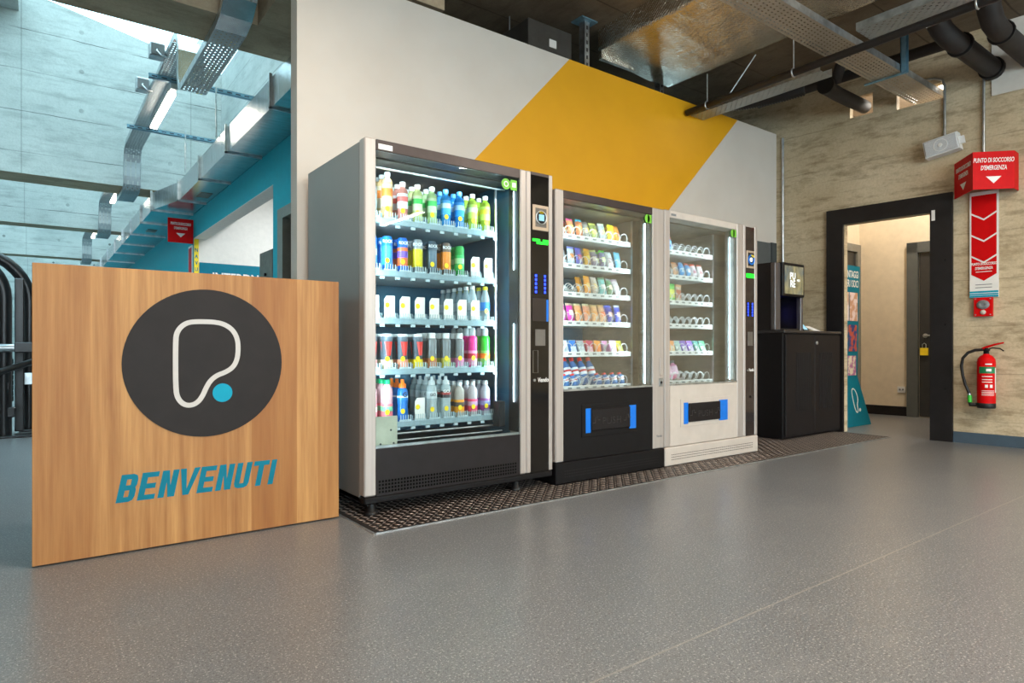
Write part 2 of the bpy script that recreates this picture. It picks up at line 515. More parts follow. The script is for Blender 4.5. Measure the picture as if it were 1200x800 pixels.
# ------------------------------------------------------------------ setting
struct('floor', MB().box(-7.2, 9.0, -7, 26, -0.1, 0), m_floor)
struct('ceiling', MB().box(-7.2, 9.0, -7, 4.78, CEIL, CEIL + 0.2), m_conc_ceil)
struct('trim_1', MB().box(1.3, 2.27, 3.80, 4.78, 3.12, CEIL), m_conc_beam)   # downstand behind the partition

# partition behind the machines
struct('wall_back', MB().box(1.21, 6.168, 3.66, 3.765, 0, 3.011), m_part)

# right concrete wall with doorway and service holes
hol = [(2.27, 2.99, 0, 1.975), (2.17, 2.54, 2.95, 3.09), (2.74, 2.94, 2.98, 3.17)]
struct('wall_right', grid_wall([-7, 2.17, 2.27, 2.54, 2.74, 2.94, 2.99, 4.9], [0, 1.975, 2.95, 2.98, 3.09, 3.17, CEIL],
       hol, lambda u, v, w: RW(u, -w, v), 0.07), m_conc_right)
# black flat door lining around the opening
dt = MB()
dt.add([RW(*p) for p in ((2.105, 0.001, 0), (2.27, 0.001, 0), (2.27, 0.001, 1.975), (2.105, 0.001, 2.125))] + [RW(*p) for p in ((2.105, 0.03, 0), (2.27, 0.03, 0), (2.27, 0.03, 1.975), (2.105, 0.03, 2.125))],
       [(0, 1, 2, 3), (4, 5, 6, 7), (0, 1, 5, 4), (1, 2, 6, 5), (2, 3, 7, 6), (3, 0, 4, 7)])
def rwbox(y0, y1, o0, o1, z0, z1, m=0, b=None):
    b = b or MB()
    vs = [RW(y, o, z) for y in (y0, y1) for o in (o0, o1) for z in (z0, z1)]
    return b.add(vs, [(0, 1, 3, 2), (4, 6, 7, 5), (0, 4, 5, 1), (2, 3, 7, 6), (0, 2, 6, 4), (1, 5, 7, 3)], m)
door1 = MB()
rwbox(2.105, 2.268, 0.0, 0.032, 0, 2.125, 0, door1); rwbox(2.992, 3.145, 0.0, 0.032, 0, 2.125, 0, door1)
rwbox(2.268, 2.992, 0.0, 0.032, 1.977, 2.125, 0, door1)
d1 = struct('door_1', door1, m_frame_blk)
rwbox(2.263, 2.272, -0.065, 0.03, 0, 1.98).build('reveal', m_frame_blk, d1)
for z in (0.45, 1.0, 1.55): MB().cyl(RW(2.155, 0.032, z), RW(2.155, 0.036, z), 0.010, 10).build('screw', m_black, d1)
rwbox(2.232, 2.258, 0.032, 0.035, 1.90, 1.99).build('label_tag', m_white, d1)
struct('baseboard_right', rwbox(-7, 2.103, 0.0, 0.012, 0, 0.092), m_base)
struct('baseboard_right', rwbox(3.147, 3.62, 0.0, 0.012, 0, 0.092), m_base)
struct('trim_2', rwbox(0.2, 1.837, 0.0, 0.012, 2.862, CEIL - 0.005), m_white_paint)

# grey flush door low on the partition behind the dispenser
dr = struct('door_2', MB().box(5.16, 6.02, 3.632, 3.659, 0.0, 1.866), m_doorgrey)
MB().box(6.022, 6.11, 3.622, 3.659, 0.0, 1.872).build('door_frame', M('door_frame_dark', (60, 66, 68), 0.5), dr)

# corridor beyond the doorway
struct('wall_corridor_back', MB().add([(8.16, 3.76, 0), (8.43, 0.8, 0), (8.43, 0.8, 3.5), (8.16, 3.76, 3.5), (8.3, 3.76, 0), (8.6, 0.8, 0), (8.6, 0.8, 3.5), (8.3, 3.76, 3.5)],
       [(0, 1, 2, 3), (4, 5, 6, 7), (0, 1, 5, 4), (3, 2, 6, 7), (0, 3, 7, 4), (1, 2, 6, 5)]), m_cream)
struct('wall_corridor_left', MB().box(6.26, 8.3, 3.74, 3.84, 0, 3.44), m_cream)
struct('wall_corridor_right', MB().box(6.46, 8.5, 0.7, 0.8, 0, 3.44), m_cream)
struct('wall_corridor_end', MB().box(6.44, 6.46, 0.7, 0.82, 0, 3.44), m_cream)
def CB(y, off, z): return (8.502 - 0.0912 * y - off, y, z)
def cbox(y0, y1, o0, o1, z0, z1, b=None):
    b = b or MB()
    vs = [CB(y, o, z) for y in (y0, y1) for o in (o0, o1) for z in (z0, z1)]
    return b.add(vs, [(0, 1, 3, 2), (4, 6, 7, 5), (0, 4, 5, 1), (2, 3, 7, 6), (0, 2, 6, 4), (1, 5, 7, 3)])
struct('baseboard_corridor', cbox(3.215, 3.74, 0.0, 0.015, 0, 0.11), m_black2)
dd = cbox(3.10, 3.21, 0.0, 0.05, 0, 2.02); cbox(2.2, 3.21, 0.0, 0.05, 1.90, 2.02, dd); cbox(2.12, 2.23, 0.0, 0.05, 0, 2.02, dd)
d3 = struct('door_3', dd, m_doorgrey)
cbox(2.23, 3.09, 0.0, 0.018, 0.01, 1.895).build('leaf', M('dark_door_leaf', (46, 46, 46), 0.45), d3)
h = MB(); h.cyl(CB(3.03, 0.018, 0.94), CB(3.03, 0.07, 0.94), 0.011, 10); h.cyl(CB(3.03, 0.06, 0.94), CB(2.90, 0.06, 0.94), 0.010, 10); h.cyl(CB(3.03, 0.018, 0.94), CB(3.03, 0.024, 0.94), 0.026, 14)
h.build('handle', m_galv, d3)
h = cbox(3.0, 3.075, 0.02, 0.045, 0.715, 0.80); h.build('padlock', m_yellow, d3, label='yellow lock tag under the handle')
MB().tube([CB(3.02, 0.033, 0.80), CB(3.02, 0.033, 0.84), CB(3.037, 0.033, 0.855), CB(3.055, 0.033, 0.84), CB(3.055, 0.033, 0.80)], 0.005, 8).build('shackle', m_galv, d3)
dd = MB().box(7.0, 7.08, 3.69, 3.74, 0, 2.05); dd.box(8.0, 8.09, 3.69, 3.74, 0, 2.05); dd.box(7.08, 8.0, 3.69, 3.74, 1.96, 2.05)
d4 = struct('door_4', dd, M('door_frame_grey', (126, 124, 116), 0.5))
MB().box(7.08, 8.0, 3.715, 3.738, 0.01, 1.958).build('leaf', MATS['dark_door_leaf'], d4)
so = cbox(3.235, 3.32, 0.0, 0.012, 0.275, 0.345).build('wall_socket', m_white_plastic, None, label='white electrical socket low on the cream corridor wall', category='socket')
sl = MB(); 
for y in (3.262, 3.295): sl.cyl(CB(y, 0.012, 0.31), CB(y, 0.014, 0.31), 0.011, 10)
sl.build('outlet', m_grey_print, so)
cl = thing('added_lamp', 'added round flush lamp, unseen, warming the corridor beyond the black doorway', 'lamp', (7.3, 2.4, CEIL))  # unseen lamp added to light the corridor warmly
MB().lathe([(0.14, -0.05), (0.16, -0.04), (0.17, 0)], 20, (7.3, 2.4, CEIL)).build('shade', EM('corridor_fill_glow', (255, 236, 200), 4), cl)
pl = bpy.data.lights.new('corridor_fill', 'POINT'); pl.energy = 125; pl.color = (1, 0.94, 0.84); pl.shadow_soft_size = 0.15
po = bpy.data.objects.new('corridor_fill', pl); C.objects.link(po); po.location = (7.3, 2.4, 2.42); po.parent = cl; po.matrix_parent_inverse.identity(); po.location = (0, 0, -0.2)

# rest of the lobby shell behind the camera
struct('wall_left', MB().box(-7.2, -7.0, -7, 26, 0, 7.2), m_conc_side)
fr = grid_wall([-7, -2.6, 4.6, 9.0], [0, 0.5, 2.9, CEIL], [(-2.6, 4.6, 0.5, 2.9)], lambda u, v, w: (u, -6.5 - w, v), 0.2)
struct('wall_front', fr, m_white_paint)
wn = MB()
for x in (-2.58, -0.2, 2.2, 4.56): wn.box(x - 0.03, x + 0.03, -6.6, -6.5, 0.5, 2.9)
wn.box(-2.6, 4.6, -6.6, -6.5, 0.5, 0.56); wn.box(-2.6, 4.6, -6.6, -6.5, 2.84, 2.9)
w1 = struct('window_1', wn, m_black2)
MB().box(-2.55, 4.55, -6.56, -6.55, 0.56, 2.84).build('pane', m_skyglass, w1)

# gym beyond, three concrete cross walls carried over the floor, skylights between
def gz(x): return 5.544 - 0.205 * x
def crosswall(y0, y1, zb, x1=2.4):
    b = MB().prism([(-7.0, zb), (x1, zb), (x1, gz(x1)), (-7.0, gz(-7.0))], 'y', y0, y1)
    b.m[2] = 1  # browner underside: warm bounce from the floor put into the colour
    return b
struct('wall_gym_near', crosswall(4.782, 5.27, 3.12), [m_conc_beam, m_conc_beam])
struct('wall_gym_second', crosswall(10.7, 11.28, 3.12), [m_conc_gym, m_conc_beam])
struct('wall_gym_third', crosswall(14.95, 15.4, 3.12), [m_conc_gym, m_conc_beam])
struct('wall_gym_fourth', crosswall(20.0, 20.5, 3.12), [m_conc_gym, m_conc_beam])
struct('wall_gym_end', crosswall(25.3, 25.6, 0.0), [m_conc_gym, m_conc_beam])
struct('trim_3', MB().box(-3.0, -0.14, 10.2, 10.698, 5.26, 5.55), m_conc_gym)
struct('wall_gym_right', MB().prism([(5.272, 2.78), (25.3, 2.78), (25.3, 5.06), (5.272, 5.06)], 'x', 2.36, 2.55), m_conc_side)
gl = MB()
for a, b_ in ((5.27, 10.7), (11.28, 14.95), (15.4, 20.0), (20.5, 25.3)):
    gl.add([(-7, a, gz(-7)), (2.45, a, gz(2.45)), (2.45, b_, gz(2.45)), (-7, b_, gz(-7)), (-7, a, gz(-7) + .02), (2.45, a, gz(2.45) + .02), (2.45, b_, gz(2.45) + .02), (-7, b_, gz(-7) + .02)],
           [(0, 1, 2, 3), (4, 5, 6, 7), (0, 1, 5, 4), (1, 2, 6, 5), (2, 3, 7, 6), (3, 0, 4, 7)])
w2 = struct('window_2', gl, m_skyglass)
fb = MB()
for y in (5.3, 7.1, 8.9, 11.4, 13.2, 15.5, 17.5, 20.6, 22.6):
    fb.add([(-7, y, gz(-7) + .02), (2.45, y, gz(2.45) + .02), (2.45, y + .06, gz(2.45) + .02), (-7, y + .06, gz(-7) + .02), (-7, y, gz(-7) + .08), (2.45, y, gz(2.45) + .08), (2.45, y + .06, gz(2.45) + .08), (-7, y + .06, gz(-7) + .08)],
           [(0, 1, 2, 3), (4, 5, 6, 7), (0, 1, 5, 4), (1, 2, 6, 5), (2, 3, 7, 6), (3, 0, 4, 7)])
fb.build('window_frame', m_galv, w2)

# teal wall along the gym with a wide opening and a door
tw = grid_wall([3.766, 5.2, 6.24, 6.525, 10.432, 25.3], [0, 2.05, 2.427, 2.779], [(5.2, 6.24, 0, 2.05), (6.525, 10.432, 0, 2.427)], lambda u, v, w: (1.92 + w, u, v), 0.16)
struct('wall_teal', tw, m_teal)
struct('trim_4', MB().box(1.921, 2.081, 6.527, 10.425, 2.420, 2.428), m_white_paint)
struct('ceiling_side_room', MB().box(2.08, 6.0, 5.1, 10.55, 3.40, 3.50), m_white_paint)
struct('wall_side_room', MB().box(2.082, 6.0, 10.432, 10.55, 0, 3.40), m_white_paint)
struct('wall_side_room_right', MB().box(5.9, 6.0, 5.0, 10.432, 0, 3.40), m_white_paint)
struct('wall_side_room_near', MB().box(2.082, 5.9, 5.0, 5.1, 0, CEIL), m_white_paint)
struct('wall_side_room_end', MB().box(1.922, 2.081, 10.426, 10.4315, 0, 2.419), m_white_paint)
rl2 = thing('added_lamp', 'added cool flush lamp, unseen, brightening the side room behind the teal wall', 'lamp', (3.2, 8.6, 3.4))  # lamp added out of view to brighten the side room
MB().lathe([(0.14, -0.05), (0.16, -0.04), (0.17, 0)], 20, (3.2, 8.6, 3.4)).build('shade', EM('side_room_fill_glow', (240, 246, 255), 3), rl2)
o_ = area('side_room_fill', (0, 0, 0), .3, .3, (0, 0, -1), 110, (.9, .96, 1)); o_.parent = rl2; o_.location = (0, 0, -.08)
dd = MB().box(1.90, 1.935, 5.20, 5.26, 0, 2.05); dd.box(1.896, 2.0, 6.15, 6.31, 0, 2.03); dd.box(1.895, 2.0, 5.15, 6.31, 2.03, 2.13)
d5 = struct('door_5', dd, MATS['door_frame_grey'])
MB().box(2.0, 2.04, 5.26, 6.15, 0.01, 2.03).build('leaf', m_black2, d5)
struct('ceiling_back_room', MB().box(2.56, 9.0, 4.782, 5.0, CEIL - .3, CEIL), m_conc_ceil)

# ------------------------------------------------------------------ lobby lamps (ceiling LED battens, one mirrored in the drinks machine)
def batten(x, y0, y1, z, power, label):
    t = thing('linear_lamp', label, 'lamp', (x, (y0 + y1) / 2, z + 0.05), 'ceiling battens over the lobby')
    MB().rbox(x - 0.04, x + 0.04, y0, y1, z + 0.012, z + 0.06, 0.006).build('housing', m_galv, t)
    MB().box(x - 0.03, x + 0.03, y0 + .02, y1 - .02, z, z + 0.0125).build('diffuser', m_led_w, t)
    for y in (y0 + 0.2, y1 - 0.2): MB().cyl((x, y, z + 0.06), (x, y, CEIL), 0.004, 6).build('suspension_rod', m_galv, t)
    a = area('lamp_light', (0, 0, 0), 0.08, y1 - y0, (0, 0, -1), power, (1.0, 0.90, 0.78))
    a.parent = t; a.location = (0, 0, -0.06)
    a.rotation_euler = (0, 0, 0)
    u = area('added_uplight', (0, 0, 0), 0.08, y1 - y0, (0, 0, 1), power * 0.95, (1.0, 0.90, 0.78))  # upward light added to brighten the ceiling and near beam
    u.parent = t; u.location = (0, 0, 0.02); u.rotation_euler = (R(180), 0, 0)
batten(5.04, -4.95, -3.5, 3.0, 100, 'suspended linear lamp mirrored in the glass of the drinks machine')
batten(4.2, -1.0, 0.3, 3.0, 82, 'added linear lamp, unseen, lighting the concrete wall and ivory machine')  # added out of view to light the concrete wall and ivory machine
batten(2.0, -1.6, -0.1, 3.0, 85, 'suspended linear lamp above the middle of the lobby floor')
batten(-1.5, -1.6, -0.1, 3.0, 70, 'suspended linear lamp on the left of the lobby')
batten(0.8, 1.6, 2.6, 3.0, 34, 'added linear lamp, unseen, for the partition glow near the reception desk')  # added out of view for the glow on the partition's left end

# ------------------------------------------------------------------ reception desk
dk = thing('reception_desk', 'oak-clad reception desk with round black emblem and blue BENVENUTI lettering', 'desk', (0.578, 3.15, 0))
MB().rbox(0.0, 1.156, 2.9, 2.938, 0.006, 1.11, 0.0015).build('front_panel', m_oak, dk)
MB().box(0.015, 1.14, 2.925, 3.30, 0.0, 0.02).build('plinth', m_black, dk)
MB().rbox(0.02, 0.045, 2.938, 3.32, 0.02, 1.06, 0.0015).build('side_panel', m_oak, dk)
MB().rbox(1.111, 1.136, 2.938, 3.32, 0.02, 1.06, 0.0015).build('side_panel', m_oak, dk)
MB().rbox(0.045, 1.111, 2.938, 3.32, 0.72, 0.75, 0.002).build('worktop', m_oak, dk)
disc = [(0.5845 + 0.306 * math.cos(2 * math.pi * i / 72), 0.737 + 0.306 * math.sin(2 * math.pi * i / 72)) for i in range(72)]
MB().prism(disc, 'y', 2.8975, 2.9).build('emblem_disc', m_char, dk, label='round charcoal emblem disc')
P = [(0.466, 0.635), (0.466, 0.83), (0.470, 0.860), (0.484, 0.885), (0.508, 0.903), (0.54, 0.909), (0.61, 0.909), (0.65, 0.901), (0.684, 0.878), (0.703, 0.842), (0.707, 0.80), (0.703, 0.752), (0.687, 0.718), (0.656, 0.697), (0.622, 0.685), (0.597, 0.664), (0.581, 0.636), (0.568, 0.603), (0.55, 0.576), (0.524, 0.563), (0.496, 0.568), (0.474, 0.594)]
def smooth_closed(p, it=2):
    for _ in range(it):
        q = []
        for i in range(len(p)):
            a, b = p[i], p[(i + 1) % len(p)]
            q += [(a[0] * .75 + b[0] * .25, a[1] * .75 + b[1] * .25), (a[0] * .25 + b[0] * .75, a[1] * .25 + b[1] * .75)]
        p = q
    return p
def outline_band(p, hw, fn0, fn1):
    n = len(p); inn = []; out = []
    for i in range(n):
        a, b = Vector(p[i - 1]), Vector(p[(i + 1) % n]); t = (b - a).normalized(); nn = Vector((-t.y, t.x))
        c = Vector(p[i]); out.append(c + nn * hw); inn.append(c - nn * hw)
    vs = [fn1(*q) for q in out] + [fn1(*q) for q in inn] + [fn0(*q) for q in out] + [fn0(*q) for q in inn]
    fs = []
    for i in range(n):
        j = (i + 1) % n
        fs += [[i, j, n + j, n + i], [i, j, 2 * n + j, 2 * n + i], [n + i, n + j, 3 * n + j, 3 * n + i]]
    return MB().add(vs, fs)
outline_band(smooth_closed(P), 0.0098, lambda x, z: (x, 2.8975, z), lambda x, z: (x, 2.896, z)).build('emblem_outline', m_logo, dk, label='pale grey outline of the emblem')
MB().prism([(0.644 + 0.039 * math.cos(2 * math.pi * i / 36), 0.611 + 0.039 * math.sin(2 * math.pi * i / 36)) for i in range(36)], 'y', 2.8955, 2.8975).build('emblem_dot', m_cyan, dk, label='cyan dot of the emblem')

# condensed italic lettering drawn stroke by stroke
def glyph_poly(ch, w, h, t, b):
    # convex pieces of a condensed capital: w wide, h high, t upright stroke, b cross stroke
    P = []; c = t * 0.8
    def bar(x0, z0, x1, z1): P.append([(x0, z0), (x1, z0), (x1, z1), (x0, z1)])
    if ch == 'I': bar(0, 0, t, h)
    elif ch == 'E': bar(0, 0, t, h); bar(t, 0, w, b); bar(t, h - b, w, h); bar(t, h / 2 - b / 2, w * 0.92, h / 2 + b / 2)
    elif ch == 'N': bar(0, 0, t, h); bar(w - t, 0, w, h); P.append([(t * .55, h), (w - t * 1.1, 0), (w - t * .55, 0), (t * 1.1, h)])
    elif ch == 'V': P.append([(-.12 * w, h), (w / 2 - t * .5, 0), (w / 2 + t * .2, 0), (t - .12 * w, h)]); P.append([(1.12 * w, h), (w / 2 + t * .5, 0), (w / 2 - t * .2, 0), (1.12 * w - t, h)])
    elif ch == 'T': bar(-.04 * w, h - b, 1.04 * w, h); bar(w / 2 - t / 2, 0, w / 2 + t / 2, h - b)
    elif ch == 'U':
        bar(0, b, t, h); bar(w - t, b, w, h); bar(c, 0, w - c, b)
        P.append([(0, b), (c * .3, b * .3), (c, 0), (c, b)]); P.append([(w, b), (w - c * .3, b * .3), (w - c, 0), (w - c, b)])
    elif ch == 'B':
        bar(0, 0, t, h); m = h * .51
        for z0, z1 in ((0, m + b / 2), (m - b / 2, h)):
            bar(t, z0, w - c, z0 + b); bar(t, z1 - b, w - c, z1); bar(w - t, z0 + b, w, z1 - b)
            P.append([(w, z0 + b), (w - c * .3, z0 + b * .3), (w - c, z0), (w - c, z0 + b)])
            P.append([(w, z1 - b), (w - c * .3, z1 - b * .3), (w - c, z1), (w - c, z1 - b)])
    return P
def condensed(word, x0, x1, z0, h, y, name, mat, parent, slant=0.2):
    W0, t, b_, gap = 0.62, 0.23, 0.185, 0.115
    adv = [(t if c == 'I' else W0) for c in word]
    tot = sum(adv) + gap * (len(word) - 1); sx = (x1 - x0 - slant * h) / tot
    x = 0
    for i, c in enumerate(word):
        b = MB()
        for n_, q in enumerate(glyph_poly(c, adv[i], 1.0, t, b_)):
            b.prism([(x0 + (x + px) * sx + slant * h * pz, z0 + pz * h) for px, pz in q], 'y', y - 0.0012 - 0.00003 * n_, y)
        b.build(name, mat, parent)
        x += adv[i] + gap
condensed('BENVENUTI', 0.258, 0.872, 0.199, 0.107, 2.9, 'letter', m_teal_print, dk)

# ------------------------------------------------------------------ tread plate on the floor
tp = thing('tread_plate', 'brown-black tread plate laid on the floor under the vending machines', 'floor plate', (3.66, 3.1, 0))
MB().box(1.18, 6.15, 2.555, 3.63, 0.0, 0.004).build('sheet', m_plate, tp)
MB().box(1.175, 6.15, 2.548, 2.556, 0.0, 0.005).build('edge_strip', m_galv, tp)
MB().box(1.172, 1.18, 2.548, 3.60, 0.0, 0.005).build('edge_strip', m_galv, tp)
lz = MB(); PX = 0.034
for i in range(int(4.93 / PX)):
    for j in range(int(0.78 / PX)):
        cx = 1.2 + (i + 0.5) * PX; cy = 2.565 + (j + 0.5) * PX
        if cx > 6.13: continue
        a = R(40 if (i + j) % 2 else -50); L, Wd = 0.0165, 0.0055
        ca, sa = math.cos(a), math.sin(a)
        ps = [(-L, 0), (0, -Wd), (L, 0), (0, Wd)]
        vs = [(cx + p * ca - q * sa, cy + p * sa + q * ca, 0.004) for p, q in ps] + [(cx + p * .72 * ca - q * .6 * sa, cy + p * .72 * sa + q * .6 * ca, 0.0062) for p, q in ps]
        lz.add(vs, [(4, 5, 6, 7), (0, 1, 5, 4), (1, 2, 6, 5), (2, 3, 7, 6), (3, 0, 4, 7)])
lz.build('tread_pattern', m_tread, tp, kind='stuff')

# ------------------------------------------------------------------ drinks machine
ORD = ['first', 'second', 'third', 'fourth', 'fifth', 'sixth', 'seventh', 'eighth', 'ninth', 'tenth']
def vents(b, x0, x1, z0, z1, y, px, pz, w, h):
    nx = int((x1 - x0) / px); nz = int((z1 - z0) / pz)
    for i in range(nx):
        for j in range(nz):
            cx = x0 + (i + .5) * px; cz = z0 + (j + .5) * pz
            b.add([(cx - w, y, cz - h), (cx + w, y, cz - h), (cx + w, y, cz + h), (cx - w, y, cz + h)], [(0, 1, 2, 3)])
    return b

FY = 2.80
def hollow(x0, x1, y0, y1, z0, z1, t=0.03, front=False):
    b = MB()
    b.box(x0, x0 + t, y0, y1, z0, z1); b.box(x1 - t, x1, y0, y1, z0, z1)
    b.box(x0 + t, x1 - t, y1 - t, y1, z0, z1)
    b.box(x0 + t, x1 - t, y0, y1 - t, z1 - t, z1); b.box(x0 + t, x1 - t, y0, y1 - t, z0, z0 + t)
    return b

dm = thing('drinks_machine', 'tall black glass-fronted drinks vending machine with silver columns beside the desk', 'vending machine', (1.816, 3.2, 0.0), 'vending machines in a row')
X0, X1, ZT = 1.24, 2.392, 1.788
hollow(X0, X1, 2.86, 3.56, 0.075, ZT - 0.012, 0.03).build('cabinet', m_side, dm)
MB().box(1.272, 2.36, 3.50, 3.528, 0.30, 1.745).build('back_liner', m_inner_dk, dm)
MB().box(2.168, 2.36, 2.90, 3.50, 0.30, 1.745).build('side_liner', m_inner_dk, dm)
MB().box(1.272, 1.30, 2.90, 3.50, 0.30, 1.745).build('side_liner', m_inner_st, dm)
MB().box(1.30, 2.168, 2.94, 3.50, 1.735, 1.745).build('top_liner', m_inner_st, dm)
MB().box(1.272, 2.168, 2.90, 3.50, 0.29, 0.30).build('bottom_liner', m_inner_bk, dm)
pt = MB().rbox(X0, X1, 2.80, 3.56, 0.064, 0.098, 0.006); vents(pt, 1.30, 2.36, 0.075, 0.09, 2.7995, 0.012, 0.007, 0.003, 0.002)
pt.build('base_rail', m_black, dm)
MB().rbox(X0, 1.30, FY, 2.862, 0.101, 1.788, 0.006).build('door_column', m_silver, dm)
cc = MB().rbox(2.159, 2.199, FY, 2.90, 0.101, 1.788, 0.005); cc.rbox(2.2005, 2.234, FY, 2.90, 0.101, 1.788, 0.005)
cc.build('door_column', m_silver, dm)
MB().rbox(2.365, X1, FY, 2.90, 0.101, 1.788, 0.004).build('door_column', m_silver, dm)
MB().rbox(1.3005, 2.1585, FY + .004, 2.90, 1.735, 1.788, 0.003).build('door_header', m_header, dm)
MB().box(2.2345, 2.3645, FY + .003, 2.90, 1.772, 1.788).build('panel_cap', m_header, dm)
vp = MB().box(1.3005, 2.1585, FY + .003, 2.90, 0.10, 0.322); vents(vp, 1.31, 2.15, 0.108, 0.188, FY + .0025, 0.0165, 0.0165, 0.0052, 0.0052)
for f in range(len(vp.f) - 1, 5, -1): vp.m[f] = 1
vp.build('lower_panel', [M('charcoal_panel', (34, 30, 31), .5, var=.04, spec=.25), M('hole_black', (4, 4, 4), .8, spec=.1)], dm)
MB().box(1.3005, 2.1585, FY + .006, FY + .012, 0.324, 1.734).build('glass', m_glass, dm)
MB().box(1.3005, 2.1585, FY + .013, FY + .03, 0.322, 0.334).build('glass_rail', m_galv, dm)
MB().box(1.305, 2.15, 2.93, 2.945, 1.690, 1.697).build('top_rail', m_galv, dm)
def stickers():
    d1_ = [(2.063 + 0.030 * math.cos(2 * math.pi * i / 28), 1.692 + 0.030 * math.sin(2 * math.pi * i / 28)) for i in range(28)]
    b = MB().prism(d1_, 'y', FY + .0045, FY + .006)
    b.prism([(2.095, 1.664), (2.137, 1.664), (2.137, 1.720), (2.095, 1.720), (2.088, 1.692)], 'y', FY + .0045, FY + .006)
    return b
st = stickers().build('window_sticker', m_green_st, dm)
b = outline_band([(2.064 + 0.013 * math.cos(2 * math.pi * i / 20), 1.692 + 0.013 * math.sin(2 * math.pi * i / 20)) for i in range(20)], 0.003, lambda x, z: (x, FY + .0046, z), lambda x, z: (x, FY + .004, z))
b.build('sticker_mark', m_white, st); MB().box(2.104, 2.130, FY + .004, FY + .0046, 1.680, 1.706).build('sticker_mark', m_white, st)
MB().box(1.312, 1.385, FY + .0025, FY + .0045, 1.743, 1.768).build('type_label', m_white, dm)
# vertical light tubes
for z0, z1 in ((1.235, 1.672), (0.50, 0.935)):
    MB().rbox(2.145, 2.151, 2.845, 2.851, z0, z1, 0.0015).build('light_tube', m_led, dm)
display_light(dm, (1.72, 2.91, 1.728), 0.78, 0.012, (0, 0.70, -0.72), 2.2)
display_light(dm, (1.312, 2.90, 1.05), 0.012, 1.2, (0.8, 0.6, 0), 2.6)
display_light(dm, (2.15, 2.905, 1.05), 0.012, 1.2, (-0.8, 0.6, 0), 2.2)
MB().box(2.1535, 2.1585, 2.815, 2.90, 0.335, 1.734).build('inner_trim', m_inner_bk, dm)
# lift rail and posts inside
rl = MB().box(2.1135, 2.1215, 2.975, 2.985, 0.40, 1.70); rl.box(2.128, 2.134, 3.0, 3.01, 0.40, 1.70)
rl.build('lift_post', m_galv, dm)
lf = MB().rbox(1.315, 1.436, 2.852, 2.858, 0.318, 0.468, 0.002)
lf.build('lift_bracket', M('grey_green_plastic', (186, 190, 172), 0.5), dm)
for x, z in ((1.345, 0.335), (1.415, 0.335), (1.40, 0.40)): MB().cyl((x, 2.8515, z), (x, 2.849, z), 0.005, 8).build('screw', m_dark_print, dm)
rr = MB().cyl((1.33, 2.97, 0.362), (2.10, 2.97, 0.362), 0.006, 8); rr.box(1.31, 2.12, 3.05, 3.06, 0.385, 0.398); rr.cyl((1.45, 2.92, 0.335), (2.12, 2.92, 0.335), 0.005, 8)
rr.build('lift_rail', m_galv, dm)
MB().rbox(2.085, 2.13, 2.90, 2.96, 0.36, 0.50, 0.004).build('lift_motor', m_inner_bk, dm)
fv = MB()
for (x, y) in ((1.30, 2.86), (2.17, 2.86), (1.30, 3.5), (2.33, 3.5)):
    MB().lathe([(0.032, 0.0), (0.032, 0.012), (0.024, 0.014), (0.022, 0.064)], 14, (x, y, 0.0065)).build('foot', m_rubber, dm)
# control column
def keypad(x0, x1, z0, z1, y, parent, rows=5):
    kp = MB().rbox(x0, x1, y - 0.001, y + 0.004, z0, z1, 0.001).build('keypad', m_black, parent)
    w = (x1 - x0)
    for i in range(rows):
        for cx in (x0 + w * .22, x0 + w * .78):
            z = z0 + (i + .5) * (z1 - z0) / rows
            b = MB().box(cx - .0055, cx + .0055, y - .003, y - .001, z - .0065, z + .0065)
            b.build('key', m_bluekey, kp)
    return kp
def control(x0, x1, ztop, zb, parent, dy=0.003, panelmat=None):
    cp = MB().box(x0, x1, FY + dy, 2.90, zb, ztop).build('control_panel', panelmat or M('gloss_black', (16, 14, 14), 0.08, var=0.03), parent)
    return cp
cp = control(2.2345, 2.3645, 1.771, 0.101, dm)
yy = FY + .003
rd = MB().rbox(2.243, 2.36, yy - .006, yy, 1.462, 1.606, 0.003).build('card_reader', m_bronze, cp)
MB().box(2.262, 2.342, yy - .0075, yy - .006, 1.482, 1.588).build('reader_inset', m_grey_metal, cp)
MB().tube([(2.302 + .037 * math.cos(a * math.pi / 12), yy - .010, 1.535 + .037 * math.sin(a * math.pi / 12)) for a in range(24)], 0.004, 8, closed=True).build('reader_ring', m_galv, cp)
MB().prism([(2.302 + .034 * math.cos(a * math.pi / 14), 1.535 + .034 * math.sin(a * math.pi / 14)) for a in range(28)], 'y', yy - .011, yy - .008).build('reader_dial', m_black, cp)
MB().prism([(2.302 + .036 * math.cos(R(a)), 1.535 + .036 * math.sin(R(a))) for a in range(55, 126, 7)] + [(2.288, 1.557), (2.316, 1.557)][::-1], 'y', yy - .013, yy - .011).build('reader_mark', m_yellow, cp)
MB().box(2.283, 2.321, yy - .0135, yy - .011, 1.517, 1.552).build('reader_screen', m_scr, cp)
dsp = MB().box(2.245, 2.300, yy - .002, yy, 1.400, 1.415); dsp.box(2.275, 2.358, yy - .002, yy, 1.386, 1.401); dsp.box(2.32, 2.36, yy - .002, yy, 1.398, 1.414)
dsp.build('display', m_greenled, cp)
keypad(2.244, 2.361, 1.105, 1.218, yy, cp)
cn = MB().rbox(2.244, 2.344, yy - .002, yy, 0.95, 1.08, 0.001).build('coin_flap', M('smoked_black', (44, 38, 36), 0.3), cp)
MB().box(2.346, 2.360, yy - .003, yy, 0.95, 1.075).build('flap_edge', m_blue, cp)
MB().rbox(2.264, 2.338, yy - .003, yy, 0.812, 0.905, 0.001).build('return_plate', m_grey_metal, cp)
outline_band([(2.25, 0.66), (2.285, 0.66), (2.285, 0.785), (2.25, 0.785)], 0.002, lambda x, z: (x, yy, z), lambda x, z: (x, yy - .001, z)).build('coin_tray', m_grey_metal, cp)
